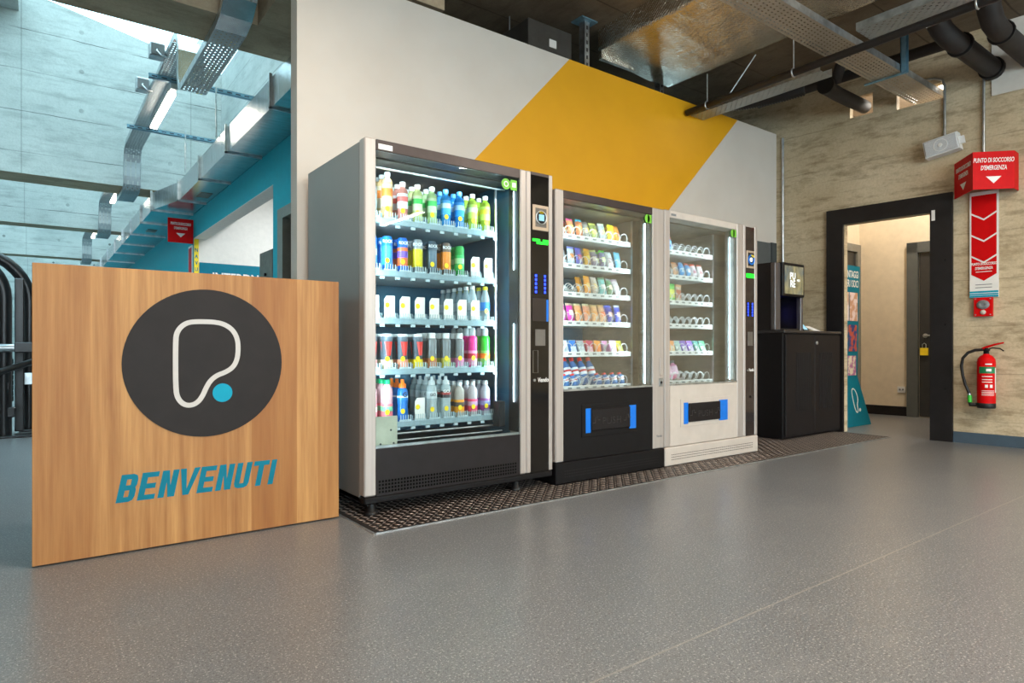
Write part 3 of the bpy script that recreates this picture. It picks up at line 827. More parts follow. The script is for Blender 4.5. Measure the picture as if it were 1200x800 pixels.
MB().prism([(2.258 + .008 * math.cos(a * math.pi / 8), 0.618 + .008 * math.sin(a * math.pi / 8)) for a in range(16)], 'y', yy - .006, yy).build('lock', m_galv, cp)
text_mb('Vendo', 0.036, lambda u, v, w: (2.323 + u, yy - w, 0.618 + v), 0.001, 0.85, 0.1, 0.0006).build('lettering', m_white, cp)

# shelves
COLX = [1.372 + 0.0873 * k for k in range(9)]
SZ = [1.454, 1.190, 0.948, 0.689, 0.418]
m_clear = clear_plastic('clear_shelf_plastic', (190, 216, 224), 0.5)
m_fin = clear_plastic('clear_fin', (214, 234, 240), 0.3)
for si, z in enumerate(SZ):
    sh = MB().rbox(1.31, 2.112, 2.99, 3.48, z - 0.022, z - 0.004, 0.002).build('shelf', m_shelf, dm)
    MB().rbox(1.31, 2.117, 2.974, 2.989, z - 0.026, z + 0.004, 0.003).build('front_rail', m_clear, sh)
    dv = MB(); fn = MB(); tabs = MB()
    for k in range(10):
        x = 1.372 - 0.04365 + 0.0873 * k
        dv.box(x - .0015, x + .0015, 2.985, 3.44, z - .004, z + .03)
        tabs.box(x - 0.012, x + 0.012, 2.978, 2.986, z - .040, z - .026)
    for k in range(9):
        x = COLX[k]
        for q in range(5): fn.box(x - .028 + q * .014 - .0018, x - .028 + q * .014 + .0018, 2.976, 2.979, z + .002, z + (.036 if si != 2 else .03))
        fn.box(x - .034, x + .034, 2.979, 2.981, z, z + .012)
    dv.build('divider', m_clear, sh); fn.build('stopper_fin', m_fin, sh); tabs.build('clip', m_fin, sh)
    # price stickers on a clear tilted tag
    for k in range(9):
        x = COLX[k]; zt = z + (0.055 if si in (0, 1, 3, 4) else 0.06)
        if (si == 1 and k >= 7) or (si == 2 and k < 8) or (si == 4 and k == 3):
            w = 0.029; hh = 0.118 if si != 4 else 0.12
            MB().prism([(x - w, z + .006), (x + w, z + .006), (x + w, z + hh), (x - w * .55, z + hh), (x - w, z + hh - .02)], 'y', 2.986, 2.989).build('price_card', m_white, sh)
            zt = z + hh * .6
        a = [(x - .014 + .0125 * math.cos(t * math.pi / 8), zt + .0135 * math.sin(t * math.pi / 8)) for t in range(16)]
        MB().prism(a, 'y', 2.9825, 2.984).build('price_dot', m_yellow, sh)

# bottles: profile lists of (radius, height)
def bottle_proto(kind, body, cap, lab, lab2=None, txt=None, H=None):
    t = thing('bottle', '', 'bottle', (0, 0, 0))
    if kind == 'juice':
        h_ = H or .215; pr = [(.0, .0), (.024, .0), (.028, .004), (.0285, .045), (.0265, .055), (.0285, .065), (.0285, h_ - .058), (.0275, h_ - .050), (.0235, h_ - .040), (.0145, h_ - .030), (.0125, h_ - .026), (.0125, h_ - .012)]
        cz0, cz1, cr, lz0, lz1 = h_ - .022, h_, .0155, .075, h_ - .062
    elif kind == 'can':
        h_ = H or .172; pr = [(.0, .004), (.022, .0), (.0285, .010), (.0285, h_ - .014), (.0235, h_ - .003), (.0235, h_)]
        cz0, cz1, cr, lz0, lz1 = h_ - .004, h_ - .002, .022, .04, h_ - .05
    elif kind == 'water':
        h_ = H or .20; pr = [(.0, .0), (.025, .0), (.028, .005), (.027, .03), (.028, .035), (.027, .06), (.028, .065), (.028, .12), (.024, .145), (.014, h_ - .026), (.012, h_ - .014)]
        cz0, cz1, cr, lz0, lz1 = h_ - .02, h_, .0145, .068, .115
    elif kind == 'shaker':
        h_ = H or .19; pr = [(.0, .0), (.022, .0), (.026, .006), (.028, h_ - .04), (.0295, h_ - .038), (.0295, h_ - .02), (.018, h_ - .012)]
        cz0, cz1, cr, lz0, lz1 = h_ - .022, h_ - .004, .027, .002, .055
    elif kind == 'sleek':
        h_ = H or .20; pr = [(.0, .0), (.024, .0), (.027, .006), (.027, .05), (.0275, h_ - .046), (.0265, h_ - .038), (.021, h_ - .030), (.019, h_ - .028)]
        cz0, cz1, cr, lz0, lz1 = h_ - .030, h_, .0205, .004, .06
    elif kind == 'dome':
        h_ = H or .232; pr = [(.0, .0), (.024, .0), (.0275, .006), (.026, .06), (.0275, .11), (.0275, h_ - .062), (.0245, h_ - .054), (.018, h_ - .048)]
        cz0, cz1, cr, lz0, lz1 = h_ - .05, h_, .0185, .02, .10
    elif kind == 'sport':
        h_ = H or .232; pr = [(.0, .0), (.025, .0), (.029, .006), (.029, .06), (.0265, .085), (.029, .11), (.029, h_ - .068), (.026, h_ - .055), (.018, h_ - .045)]
        cz0, cz1, cr, lz0, lz1 = h_ - .045, h_, .019, .115, h_ - .08
    else:  # round juice with pinched waist
        h_ = H or .20; pr = [(.0, .0), (.024, .0), (.029, .006), (.029, .06), (.025, .085), (.029, .11), (.029, h_ - .058), (.0265, h_ - .045), (.0185, h_ - .032), (.015, h_ - .026), (.015, h_ - .016)]
        cz0, cz1, cr, lz0, lz1 = h_ - .022, h_, .017, .03, .10
    MB().lathe(pr, 14, cap=False).build('body', body, t)
    cb = MB()
    if kind == 'dome': cb.lathe([(cr, cz0), (cr, cz1 - .018), (cr * .8, cz1 - .006), (cr * .4, cz1)], 12)
    elif kind == 'sport': cb.lathe([(cr, cz0), (cr, cz0 + .02), (cr * .5, cz0 + .026), (cr * .5, cz1)], 12)
    elif kind == 'can': cb.lathe([(cr, cz0), (cr, cz1)], 12)
    else: cb.lathe([(cr, cz0), (cr, cz1 - .002), (cr * .92, cz1)], 12)
    cb.build('cap' if kind != 'can' else 'lid', cap, t)
    rl_ = max(r for r, z in pr) + .0004
    MB().lathe([(rl_, lz0), (rl_, lz1)], 14, cap=False).build('label', lab, t)
    if lab2:
        MB().lathe([(rl_ + .0005, lz0 + (lz1 - lz0) * .45), (rl_ + .0005, lz0 + (lz1 - lz0) * .8)], 14, cap=False).build('label_band', lab2, t)
    if kind == 'shaker':
        b = MB(); vs = []
        for z, a0 in ((h_ - .045, 42), (.075, 20)):
            for i in range(7):
                a = R(-90 + a0 * (i / 3.0 - 1) + 8); vs.append(((rl_ + .0003) * math.cos(a), (rl_ + .0003) * math.sin(a), z))
        b.add(vs, [(i, i + 1, i + 8, i + 7) for i in range(6)], 0, True); b.build('red_front', opq('shred', (214, 50, 44)), t)
    if txt:
        text_mb(txt[0], txt[1], lambda u, v, w: (u, -rl_ - .0006 - w, txt[2] + v), 0.0008, txt[3] if len(txt) > 3 else 1, 0, 0.0006).build('lettering', txt[4] if len(txt) > 4 else m_dark_print, t)
    return t

def cpl(n, c, k=.3): return clear_plastic('plastic_' + n, c, k)
def opq(n, c, r=.3): return M('pack_' + n, c, r, var=0.06, scale=60)
wcap = opq('white', (228, 232, 232)); clr = cpl('clear', (222, 236, 238), .5)
GRP = 'drinks in the drinks machine'
ROWN = ['front', 'second', 'third', 'fourth', 'fifth', 'sixth', 'seventh']
def column(si, k, rows, kind, body, cap, lab, desc, lab2=None, txt=None, H=None, caps=None, start=0):
    pr = bottle_proto(kind, body, cap, lab, lab2, txt, H)
    noun = 'can' if kind == 'can' else 'bottle'
    shn = ['top', 'second', 'third', 'fourth', 'lowest'][si]
    for r in range(start, start + rows):
        loc = (COLX[k] + 0.004, 3.023 + r * 0.064, SZ[si] - .004)
        lab_ = '%s, %s in %s column of %s drinks shelf' % (desc, ROWN[r], ORD[k], shn)
        if r == start:
            pr.location = loc; o = pr; pr['label'] = lab_; pr['group'] = GRP
        else: o = dup(pr, loc, lab_, GRP)
        o.name = noun; o['category'] = noun
        o.rotation_euler = (0, 0, R(random.uniform(-14, 14) - 12))
# top shelf
column(0, 0, 2, 'juice', cpl('ice', (214, 232, 236), .45), wcap, clr, 'clear bottle with white cap')
column(0, 1, 3, 'juice', cpl('peach', (236, 196, 140), .25), wcap, cpl('peachlab', (240, 220, 190), .2), 'tall peach bottle', opq('orange', (240, 130, 50)), H=.252)
column(0, 2, 3, 'juice', cpl('rose', (222, 150, 140), .25), wcap, opq('paleblue', (210, 222, 232)), 'rose-red bottle', opq('redpink', (206, 92, 90)))
column(0, 3, 3, 'juice', cpl('palegreen', (206, 224, 150), .25), wcap, cpl('limelab', (220, 232, 190), .2), 'pale green bottle with dark green band', opq('leaf', (50, 178, 80)))
column(0, 4, 3, 'juice', cpl('palegreen2', (190, 222, 160), .25), wcap, cpl('limelab2', (214, 232, 196), .2), 'mint green bottle with green band', opq('leaf2', (70, 188, 96)))
column(0, 5, 3, 'juice', cpl('azure', (50, 150, 222), .2), opq('bluecap', (90, 170, 230)), opq('azurelab', (64, 160, 226)), 'azure bottle', opq('whiteblue', (196, 222, 240)))
column(0, 6, 3, 'juice', cpl('azure2', (34, 140, 220), .2), opq('bluecap2', (80, 160, 226)), opq('azurelab2', (44, 150, 224)), 'deep azure bottle', opq('whiteblue2', (170, 208, 236)))
column(0, 7, 3, 'juice', cpl('lime', (190, 222, 80), .2), wcap, opq('limel', (196, 226, 96)), 'lime bottle with white stripe', opq('paleyellow', (232, 240, 190)))
column(0, 8, 3, 'juice', cpl('lime2', (180, 216, 70), .2), wcap, opq('limel2', (206, 232, 120)), 'lime bottle with yellow band', opq('sun', (236, 226, 60)))
# second shelf, cans
m_can = M('can_end', (196, 200, 202), 0.3, 0.8, 0.03)
canwhite = M('can_white_print', (226, 232, 236), .4)
column(1, 0, 2, 'can', opq('canblue0', (40, 130, 220)), m_can, opq('canblue0l', (80, 160, 230)), 'sky blue can', opq('w1', (220, 232, 240)), H=.186)
column(1, 1, 3, 'can', opq('canblue', (24, 120, 214)), m_can, opq('canbluel', (60, 150, 228)), 'tall blue can with white letters', None, ('ROCK', .022, .158, .8, canwhite), H=.186)
column(1, 2, 3, 'can', opq('canblue2', (16, 96, 200)), m_can, opq('canblue2l', (226, 110, 60)), 'tall blue can with orange and purple picture', opq('purple', (110, 84, 190)), ('ROCK', .022, .158, .8, canwhite), H=.186)
column(1, 3, 3, 'can', M('can_silver', (150, 160, 166), .3, .6), m_can, opq('cany', (206, 200, 30)), 'silver can with yellow picture', None, ('ROCK', .022, .158, .8, canwhite), H=.186)
column(1, 4, 3, 'can', M('can_slate', (78, 96, 110), .3, .5), m_can, opq('slatel', (90, 112, 128)), 'slate grey can with white letters', None, ('ROCK', .022, .158, .8, canwhite), H=.186)
column(1, 5, 3, 'can', M('can_bronze', (110, 100, 92), .3, .5), m_can, opq('cano', (236, 140, 40)), 'grey-brown can with orange picture', None, ('ROCK', .022, .158, .8, canwhite), H=.186)
column(1, 6, 3, 'can', opq('cangreen', (20, 158, 70)), m_can, opq('cangreenl', (50, 186, 96)), 'green can', opq('leaf3', (150, 214, 150)), H=.176)
# third shelf, water
wtr = cpl('water', (206, 226, 232), .55)
column(2, 7, 6, 'water', wtr, wcap, cpl('waterlab', (220, 232, 236), .35), 'water bottle with white cap', None, None, .205)
column(2, 8, 6, 'water', wtr, opq('yellowcap', (226, 214, 40)), opq('waterblue', (40, 130, 214)), 'water bottle with yellow cap and blue label', None, None, .205)
# fourth shelf
red = opq('shred', (214, 50, 44))
for k, (c, n) in enumerate((((226, 150, 150), 'pink'), ((240, 226, 190), 'cream'), ((236, 150, 120), 'salmon'), ((240, 214, 20), 'yellow'))):
    pass
def shaker(k, c, n):
    column(3, k, 3, 'shaker', M('shaker_slate', (92, 106, 118), .35, var=.06), wcap, opq('sh' + n, c), 'slate cup with red front and %s base' % n, None, None, .192)
for k, (c, n) in enumerate((((226, 150, 150), 'pink'), ((240, 226, 190), 'cream'), ((236, 150, 120), 'salmon'), ((240, 214, 20), 'yellow'))): shaker(k, c, n)
gs = M('sleek_grey', (120, 126, 128), .35, .2)
for k, c, n in ((4, (206, 130, 90), 'copper'), (5, (206, 204, 90), 'yellow-green'), (6, (224, 130, 180), 'pink')):
    column(3, k, 3, 'sleek', gs, wcap, opq('sl' + n, c), 'grey bottle with white cap and %s base' % n, None, None, .196)
column(3, 7, 4, 'dome', opq('magenta', (232, 40, 140)), cpl('domecap', (214, 226, 228), .3), opq('dml', (240, 150, 190)), 'magenta bottle with clear dome cap', opq('berry', (206, 40, 70)))
column(3, 8, 4, 'dome', opq('vgreen', (40, 206, 50)), cpl('domecap2', (226, 236, 236), .3), opq('dgl', (130, 224, 110)), 'vivid green bottle with clear dome cap', opq('mango', (246, 150, 40)))
# lowest shelf
pk = opq('pinkpat', (240, 150, 170))
column(4, 0, 2, 'waist', cpl('pinkb', (240, 190, 196), .2), opq('grncap', (20, 170, 110)), pk, 'pink bottle with green cap', opq('pinkpat2', (250, 220, 214)), H=.222)
column(4, 1, 3, 'waist', cpl('pinkb', (240, 190, 196), .2), opq('grncap', (20, 170, 110)), opq('pinkred', (234, 120, 130)), 'pink and red bottle with green cap', opq('minty', (120, 200, 150)), H=.222)
column(4, 2, 3, 'sport', opq('gblue', (24, 110, 196)), opq('ocap', (246, 120, 30)), opq('gbluel', (36, 130, 216)), 'blue sports bottle with orange cap', opq('gwhite', (222, 230, 236)), ('G', .034, .142, 1), H=.222)
column(4, 4, 4, 'sport', clr, cpl('clearcap', (226, 236, 238), .2), cpl('cloudlab', (224, 232, 234), .2), 'clear sports bottle', None, ('GO', .022, .135, 1, m_grey_print))
column(4, 5, 4, 'sport', clr, cpl('clearcap', (226, 236, 238), .2), opq('darklab', (50, 48, 52)), 'clear sports bottle with black label', opq('redlab', (170, 60, 56)), ('GO', .022, .15, 1, m_white))
column(4, 6, 3, 'waist', cpl('orangeb', (214, 206, 196), .3), m_can, opq('orl', (244, 160, 30)), 'bottle with orange label', opq('orl2', (90, 80, 74)), H=.2)
column(4, 7, 3, 'waist', cpl('pinkc', (216, 206, 210), .3), m_can, opq('pkl', (236, 80, 120)), 'bottle with hot pink label', opq('pkl2', (206, 170, 206)), H=.2)
column(4, 8, 3, 'waist', cpl('purpb', (206, 204, 214), .3), m_can, opq('ppl', (150, 80, 150)), 'bottle with purple label', opq('ppl2', (150, 160, 206)), H=.2)

# ------------------------------------------------------------------ snack machines
def coil_mb(r=.032, L=.44, turns=7):
    pts = []; n = turns * 16; pitch = L / turns
    for i in range(n + 1):
        k, p = divmod(i / 16.0, 1.0); q = max(0.0, (p - .72) / .28); q = q * q * (3 - 2 * q)
        a = -math.pi / 2 + 2 * math.pi * p
        pts.append((r * math.cos(a), (k + q) * pitch, r * math.sin(a)))
    return MB().tube(pts, 0.0024, 5)
coil_mesh = None
def put_coil(parent, x, y, z):
    global coil_mesh
    if coil_mesh is None:
        o = coil_mb().build('coil', m_coil, None); coil_mesh = o.data
        for p in coil_mesh.polygons: p.use_smooth = True
    else:
        o = bpy.data.objects.new('coil', coil_mesh); C.objects.link(o)
    o.parent = parent; o.location = Vector((x, y, z)) - wloc(parent)

def bag_mb(w, h, d, nx=6, nz=8):
    b = MB()
    vs = []; 
    for sgn in (-1, 1):
        for j in range(nz + 1):
            v = j / nz
            for i in range(nx + 1):
                u = i / nx * 2 - 1
                puff = (1 - abs(u) ** 2.4) ** .6 * (math.sin(math.pi * min(1, max(0, (v - .06) / .88)))) ** .5 if 0.06 < v < .94 else 0
                wob = 1 + .06 * math.sin(5 * v + 2 * u)
                vs.append((u * w / 2 * (1 - .06 * math.sin(math.pi * v)), sgn * (d / 2 * puff * wob + .0006), v * h))
    N = (nx + 1) * (nz + 1)
    def mt(j, i):
        if j >= nz - 1: return 1
        if j == 0: return 0
        if nz * .35 <= j <= nz * .6 and 1 <= i <= nx - 2: return 2
        return 0
    for sgn in (0, 1):
        for j in range(nz):
            for i in range(nx):
                a = sgn * N + j * (nx + 1) + i
                b.f.append([a, a + 1, a + nx + 2, a + nx + 1]); b.m.append(mt(j, i)); b.s.append(True)
    b.v = vs
    return b

def snack_machine(name, label, x0, xg0, xg1, x1, ZT, colL, colR, base_mat, panel_mat, header_mat, side_mat, liner, liner2, xs, sz, loc):
    t = thing(name, label, 'vending machine', loc, 'vending machines in a row')
    hollow(x0 + .004, x1 - .004, 2.86, 3.56, 0.11, ZT - .01, 0.025).build('cabinet', side_mat, t)
    xi1 = xg1
    MB().box(x0 + .03, x1 - .03, 3.50, 3.53, 0.5, ZT - .04).build('back_liner', liner2, t)
    MB().box(x0 + .03, xg0 + .01, 2.90, 3.50, 0.5, ZT - .04).build('side_liner', liner, t)
    MB().box(xs[-1] + .10, x1 - .03, 3.0, 3.50, 0.5, ZT - .04).build('side_liner', liner, t)
    MB().box(x0 + .03, x1 - .03, 2.935, 3.50, ZT - .05, ZT - .04).build('top_liner', liner, t)
    MB().box(xg0, xg1, 2.90, 3.50, 0.50, 0.515).build('bottom_liner', liner2, t)
    # base with vents
    b = MB().rbox(x0, x1, FY - .004, 3.5, 0.008, 0.133, 0.006); nf = len(b.f)
    vents(b, x0 + .06, x1 - .06, 0.04, 0.105, FY - .0045, 0.018, 0.0165, 0.0065, 0.0022)
    for f in range(nf, len(b.f)): b.m[f] = 1
    b.build('base', [base_mat, m_rubber], t)
    MB().rbox(x0, xg0 - .0005, FY, 2.90, 0.136, ZT, 0.006).build('door_column', colL, t)
    MB().box(xg0, xg1, FY + .002, 2.90, 0.138, 0.548).build('lower_panel', panel_mat, t)
    MB().rbox(xg0, xg1, FY + .002, 2.90, ZT - .048, ZT, 0.003).build('door_header', header_mat, t)
    MB().box(xg0, xg1, FY + .006, FY + .012, 0.549, ZT - .049).build('glass', m_glass, t)
    MB().box(xg0, xg1, FY + .0, FY + .02, 0.546, 0.556).build('glass_rail', m_galv, t)
    MB().rbox(xg1 - .026, xg1 - .018, 2.845, 2.853, 0.565, ZT - .10, 0.002).build('light_tube', m_led, t)
    display_light(t, ((xg0 + xg1) / 2, 2.91, ZT - .055), xg1 - xg0 - .1, .012, (0, 0.70, -0.72), 1.9)
    display_light(t, (xg0 + .018, 2.905, 1.1), .012, 1.0, (0.75, 0.66, 0), 2.2)
    display_light(t, (xg1 - .02, 2.905, 1.1), .012, 1.0, (-0.75, 0.66, 0), 1.9)
    MB().box(xg1 - .005, xg1 - .0003, 2.815, 2.90, 0.557, ZT - .05).build('inner_trim', liner2 if liner2 is m_inner_st else m_inner_bk, t)
    s = MB().prism([(xg1 - .048 + .024 * math.cos(2 * math.pi * i / 20), ZT - .078 + .028 * math.sin(2 * math.pi * i / 20)) for i in range(20)], 'y', FY + .004, FY + .0055)
    s.box(xg1 - .045, xg1 - .008, FY + .004, FY + .0055, ZT - .105, ZT - .052); s.build('window_sticker', m_green_st, t)
    shelves = []
    for z in sz:
        sh = MB().box(xg0 + .012, xs[-1] + .05, 2.985, 3.48, z - .016, z - .004).build('shelf', m_shelf, t)
        pr = MB().rbox(xg0 + .012, xs[-1] + .055, 2.976, 2.984, z - .022, z + .010, .002).build('price_strip', m_white, sh)
        pn = MB()
        for x in xs: pn.box(x - .016, x + .016, 2.9752, 2.9758, z - .010, z + .001)
        pn.build('price_print', m_grey_print, sh)
        for x in xs: put_coil(sh, x, 2.99, z + .031)
        shelves.append(sh)
    MB().box(xs[-1] + .075, xs[-1] + .083, 2.985, 2.995, 0.52, ZT - .06).build('shelf_post', m_galv, t)
    return t
def push_flap(t, x0, x1, z0, z1, fx0, fx1, bz0, bz1):
    rc = MB().rbox(x0 - .03, x1 + .03, FY - .002, FY + .002, z0 - .02, z1 + .02, .001).build('flap_surround', PANEL, t)
    bl = MB().box(x0, fx0, FY - .004, FY - .002, bz0, bz1).build('flap_side', m_blue, t)
    bl = MB().box(fx1, x1, FY - .006, FY - .002, bz0, bz1).build('flap_side', m_blue, t)
    fp = MB().rbox(fx0, fx1, FY - .016, FY - .002, bz0 + .012, bz1 - .006, .004).build('push_flap', m_black2, t)
    cx = (fx0 + fx1) / 2; cz = (bz0 + bz1) / 2
    text_mb('PUSH', (bz1 - bz0) * .42, lambda u, v, w: (cx + u, FY - .016 - w, cz + v - .01), .002, 1.15, 0, -.001).build('lettering', m_grey_metal if False else M('embossed_black', (52, 49, 49), .45), fp)
    w = (fx1 - fx0)
    for s in (-1, 1):
        ax = cx + s * w * .40
        pts = [(ax - .03, FY - .0165, cz - .015), (ax - .008, FY - .0165, cz - .015), (ax - .008, FY - .0165, cz + .02), (ax + .012, FY - .0165, cz + .02), (ax + .012, FY - .0165, cz), (ax + .032, FY - .0165, cz)]
        MB().tube(pts, .003, 6).build('arrow', MATS['embossed_black'], fp)

XS2 = [2.545, 2.614] + [2.683 + .0713 * k for k in range(8)]
SZ2 = [1.501, 1.320, 1.141, 0.960, 0.766, 0.552]
sm = snack_machine('snack_machine', 'black snack vending machine with grey columns, middle of the three machines', 2.415, 2.479, 3.253, 3.368, 1.720, m_silver, m_silver, m_black, m_black, m_header, m_black2, m_inner_st, m_inner_dk, XS2, SZ2, (2.89, 3.2, 0))
cz = MB().rbox(3.2535, 3.366, FY, 2.90, 0.136, 1.720, 0.006).build('door_column', m_silver, sm)
hd = MB().rbox(3.318, 3.338, FY - .006, FY, 0.62, 0.74, .003).build('handle', m_silver, sm)
lk = MB().rbox(3.314, 3.350, FY - .004, FY, 0.545, 0.60, .003).build('lock', m_galv, sm)
MB().prism([(3.332 + .009 * math.cos(a * math.pi / 7), .572 + .009 * math.sin(a * math.pi / 7)) for a in range(14)], 'y', FY - .008, FY - .004).build('keyhole', m_rubber, lk)
text_mb('Vendo', .022, lambda u, v, w: (3.316 + u, FY - w, .218 + v), .001, 1.0, .1, .0004).build('lettering', m_grey_print, sm)
PANEL = m_black
push_flap(sm, 2.649, 3.085, .285, .442, 2.69, 3.025, .290, .437)

XS3 = [3.50, 3.573, 3.647] + [3.72 + .0728 * k for k in range(6)]
SZ3 = [1.492, 1.317, 1.134, 0.964, 0.768, 0.556]
im = snack_machine('snack_machine', 'ivory snack vending machine with mirror-black control column, nearest the dispenser', 3.373, 3.429, 4.192, 4.456, 1.725, m_silver, m_silver, m_ivory, m_ivory, m_ivory, m_ivory, m_inner_st, m_inner_st, XS3, SZ3, (3.91, 3.2, 0))
cc = MB().rbox(4.1925, 4.277, FY, 2.90, .136, 1.725, .005); cc.rbox(4.278, 4.302, FY, 2.90, .136, 1.725, .004); cc.build('door_column', m_silver, im)
MB().rbox(4.419, 4.455, FY, 2.90, .136, 1.725, .004).build('door_column', m_silver, im)
cp3 = control(4.3025, 4.4185, 1.715, .136, im, .003, M('mirror_brown_black', (58, 50, 48), .06, .3, .03))
MB().rbox(4.310, 4.414, yy - .006, yy, 1.403, 1.537, .003).build('card_reader', m_bronze, cp3)
MB().box(4.326, 4.400, yy - .0075, yy - .006, 1.42, 1.52).build('reader_inset', m_dark_print, cp3)
MB().tube([(4.363 + .034 * math.cos(a * math.pi / 12), yy - .010, 1.468 + .034 * math.sin(a * math.pi / 12)) for a in range(24)], .006, 8, closed=True).build('reader_ring', m_blue, cp3)
MB().prism([(4.363 + .016 * math.cos(a * math.pi / 8), 1.468 + .016 * math.sin(a * math.pi / 8)) for a in range(16)], 'y', yy - .011, yy - .0075).build('reader_screen', m_scrw, cp3)
MB().prism([(4.363 + .036 * math.cos(R(a)), 1.468 + .036 * math.sin(R(a))) for a in range(30, 121, 9)] + [(4.35, 1.488), (4.38, 1.488)][::-1], 'y', yy - .018, yy - .016).build('reader_mark', m_yellow, cp3)
MB().box(4.313, 4.414, yy - .002, yy, 1.331, 1.363).build('display', m_greenled, cp3)
keypad(4.313, 4.412, 1.038, 1.144, yy, cp3)
MB().rbox(4.330, 4.395, yy - .003, yy, .816, .922, .001).build('return_plate', m_grey_metal, cp3)
MB().prism([(4.325 + .007 * math.cos(a * math.pi / 6), .63 + .007 * math.sin(a * math.pi / 6)) for a in range(12)], 'y', yy - .006, yy).build('lock', m_galv, cp3)
text_mb('Vendo', .032, lambda u, v, w: (4.377 + u, yy - w, .632 + v), .001, .8, .1, .0006).build('lettering', m_white, cp3)
MB().prism([(4.362 + .009 * math.cos(a * math.pi / 6), .43 + .009 * math.sin(a * math.pi / 6)) for a in range(12)], 'y', yy - .004, yy).build('keyhole', m_black, cp3)
PANEL = m_ivory
push_flap(im, 3.567, 4.065, .279, .429, 3.613, 3.965, .278, .425)
MB().box(3.44, 3.49, FY + .0, FY + .002, 1.690, 1.705).build('type_label', m_grey_print, im)

# snack packs
packs = {}
def pack(t, machine, si, k, xs, sz, cols, desc, kind='bag', rows=1, start=0, w=.056, h=.135, lean=14):
    shn = ['top', 'second', 'third', 'fourth', 'fifth', 'lowest'][si]
    key = (kind, cols, w, h)
    for r in range(start, start + rows):
        if key not in packs:
            ms = [M('wrap_%d_%d_%d' % c, c, .32, .15, .1, 50) for c in cols]
            if kind == 'bag': o = bag_mb(w, h, .034).build('snack_bag', ms, None)
            elif kind == 'box':
                b = MB().rbox(-w / 2, w / 2, -.014, .014, 0, h, .002); b.box(-w / 2 + .003, w / 2 - .003, -.0148, -.0145, h * .25, h * .7, 2); b.box(-w / 2 - .0003, w / 2 + .0003, -.0146, .0146, h * .86, h * .985, 1)
                o = b.build('snack_box', ms, None)
            elif kind == 'wedge':  # triangular sandwich style pack lying back
                b = MB().prism([(-.02, 0), (.03, 0), (.028, h * .55), (.01, h)], 'x', -w / 2, w / 2, 0)
                b.prism([(-.0206, .012), (-.0200, .012), (.0, h * .62), (-.0006, h * .62)], 'x', -w / 2 + .006, w / 2 - .006, 2)
                b.prism([(.006, h * .86), (.0286, h * .60), (.0292, h * .62), (.0104, h * 1.01)], 'x', -w / 2 - .0005, w / 2 + .0005, 1)
                o = b.build('snack_pack', ms, None)
            o['category'] = 'snack'
            packs[key] = o; first = True
        else:
            o = packs[key].copy(); C.objects.link(o)
        o.location = (xs[k], 3.024 + r * .063 + (.012 if kind == 'bag' else .006), sz[si] - .003)
        o.rotation_euler = (R(-lean + random.uniform(-4, 4)), R(random.uniform(-4, 4)), R(random.uniform(-6, 6)))
        o['label'] = '%s, %s in %s coil of %s %s-machine shelf' % (desc, ROWN[r], ORD[k], shn, machine)
        o['group'] = 'snacks in the %s snack machine' % machine
A = lambda *c: tuple(c)
B_ = 'black'
def row2(si, items, rows=2, kind='bag', **kw):
    for i, it in enumerate(items):
        if it is None: continue
        desc, cols = it
        pack(sm, B_, si, i + 2, XS2, SZ2, cols, desc, kind, rows, **kw)
row2(0, [None,
  ('orange and magenta snack bag', A((206, 110, 70), (200, 60, 120), (236, 200, 90))), ('teal-topped orange snack bag', A((180, 96, 50), (20, 160, 186), (240, 150, 60))),
  ('grey snack bag', A((120, 116, 112), (70, 72, 78), (226, 190, 80))), ('olive green snack bag', A((130, 136, 70), (206, 200, 90), (214, 206, 60))),
  ('silver and lime snack bag', A((150, 156, 160), (226, 226, 200), (190, 214, 110))), ('yellow snack bag', A((236, 214, 20), (244, 226, 40), (220, 226, 90))),
  ('orange snack bag', A((240, 130, 30), (246, 140, 20), (230, 90, 40)))])
row2(1, [('white snack bag', A((200, 204, 208), (232, 232, 232), (150, 156, 170))), ('white and blue snack bag', A((190, 206, 220), (120, 130, 214), (226, 150, 90))),
  ('indigo snack bag', A((90, 90, 170), (90, 96, 214), (206, 80, 110))), ('amber snack bag', A((214, 160, 40), (240, 160, 10), (240, 206, 90))),
  ('brown and cream snack bag', A((140, 130, 150), (206, 206, 130), (220, 206, 190))), ('grey snack bag with green top', A((120, 116, 150), (50, 190, 40), (214, 226, 160))),
  ('white snack bag with grey print', A((226, 226, 226), (210, 216, 218), (190, 160, 160))), ('light blue snack bag', A((110, 190, 224), (90, 206, 236), (170, 220, 240)))])
row2(2, [None, None, None, ('orange snack bag', A((244, 150, 30), (250, 160, 20), (250, 200, 120))), ('beige snack bag', A((196, 184, 170), (206, 190, 180), (236, 200, 140))),
  ('teal and white snack bag', A((110, 190, 190), (90, 150, 110), (226, 220, 214))), ('green and white snack bag', A((90, 140, 100), (150, 156, 160), (244, 210, 180))),
  ('white and pink snack bag', A((226, 214, 220), (190, 160, 180), (240, 230, 220)))])
row2(3, [('white and magenta snack bag', A((224, 80, 190), (232, 220, 190), (240, 210, 226))), ('magenta snack bag', A((214, 40, 160), (226, 200, 170), (236, 220, 230))),
  ('peach snack bag', A((232, 160, 110), (236, 220, 170), (240, 150, 50))), ('coral snack bag', A((226, 150, 120), (240, 226, 180), (236, 140, 60))),
  ('apricot snack bag', A((236, 176, 120), (226, 190, 120), (240, 160, 70))), ('peach snack bag with brown top', A((232, 180, 140), (206, 160, 90), (236, 120, 60))),
  ('royal blue snack bag', A((50, 60, 170), (40, 80, 200), (230, 190, 180))), ('royal blue snack bag with cream side', A((60, 80, 190), (214, 214, 220), (240, 200, 180)))])
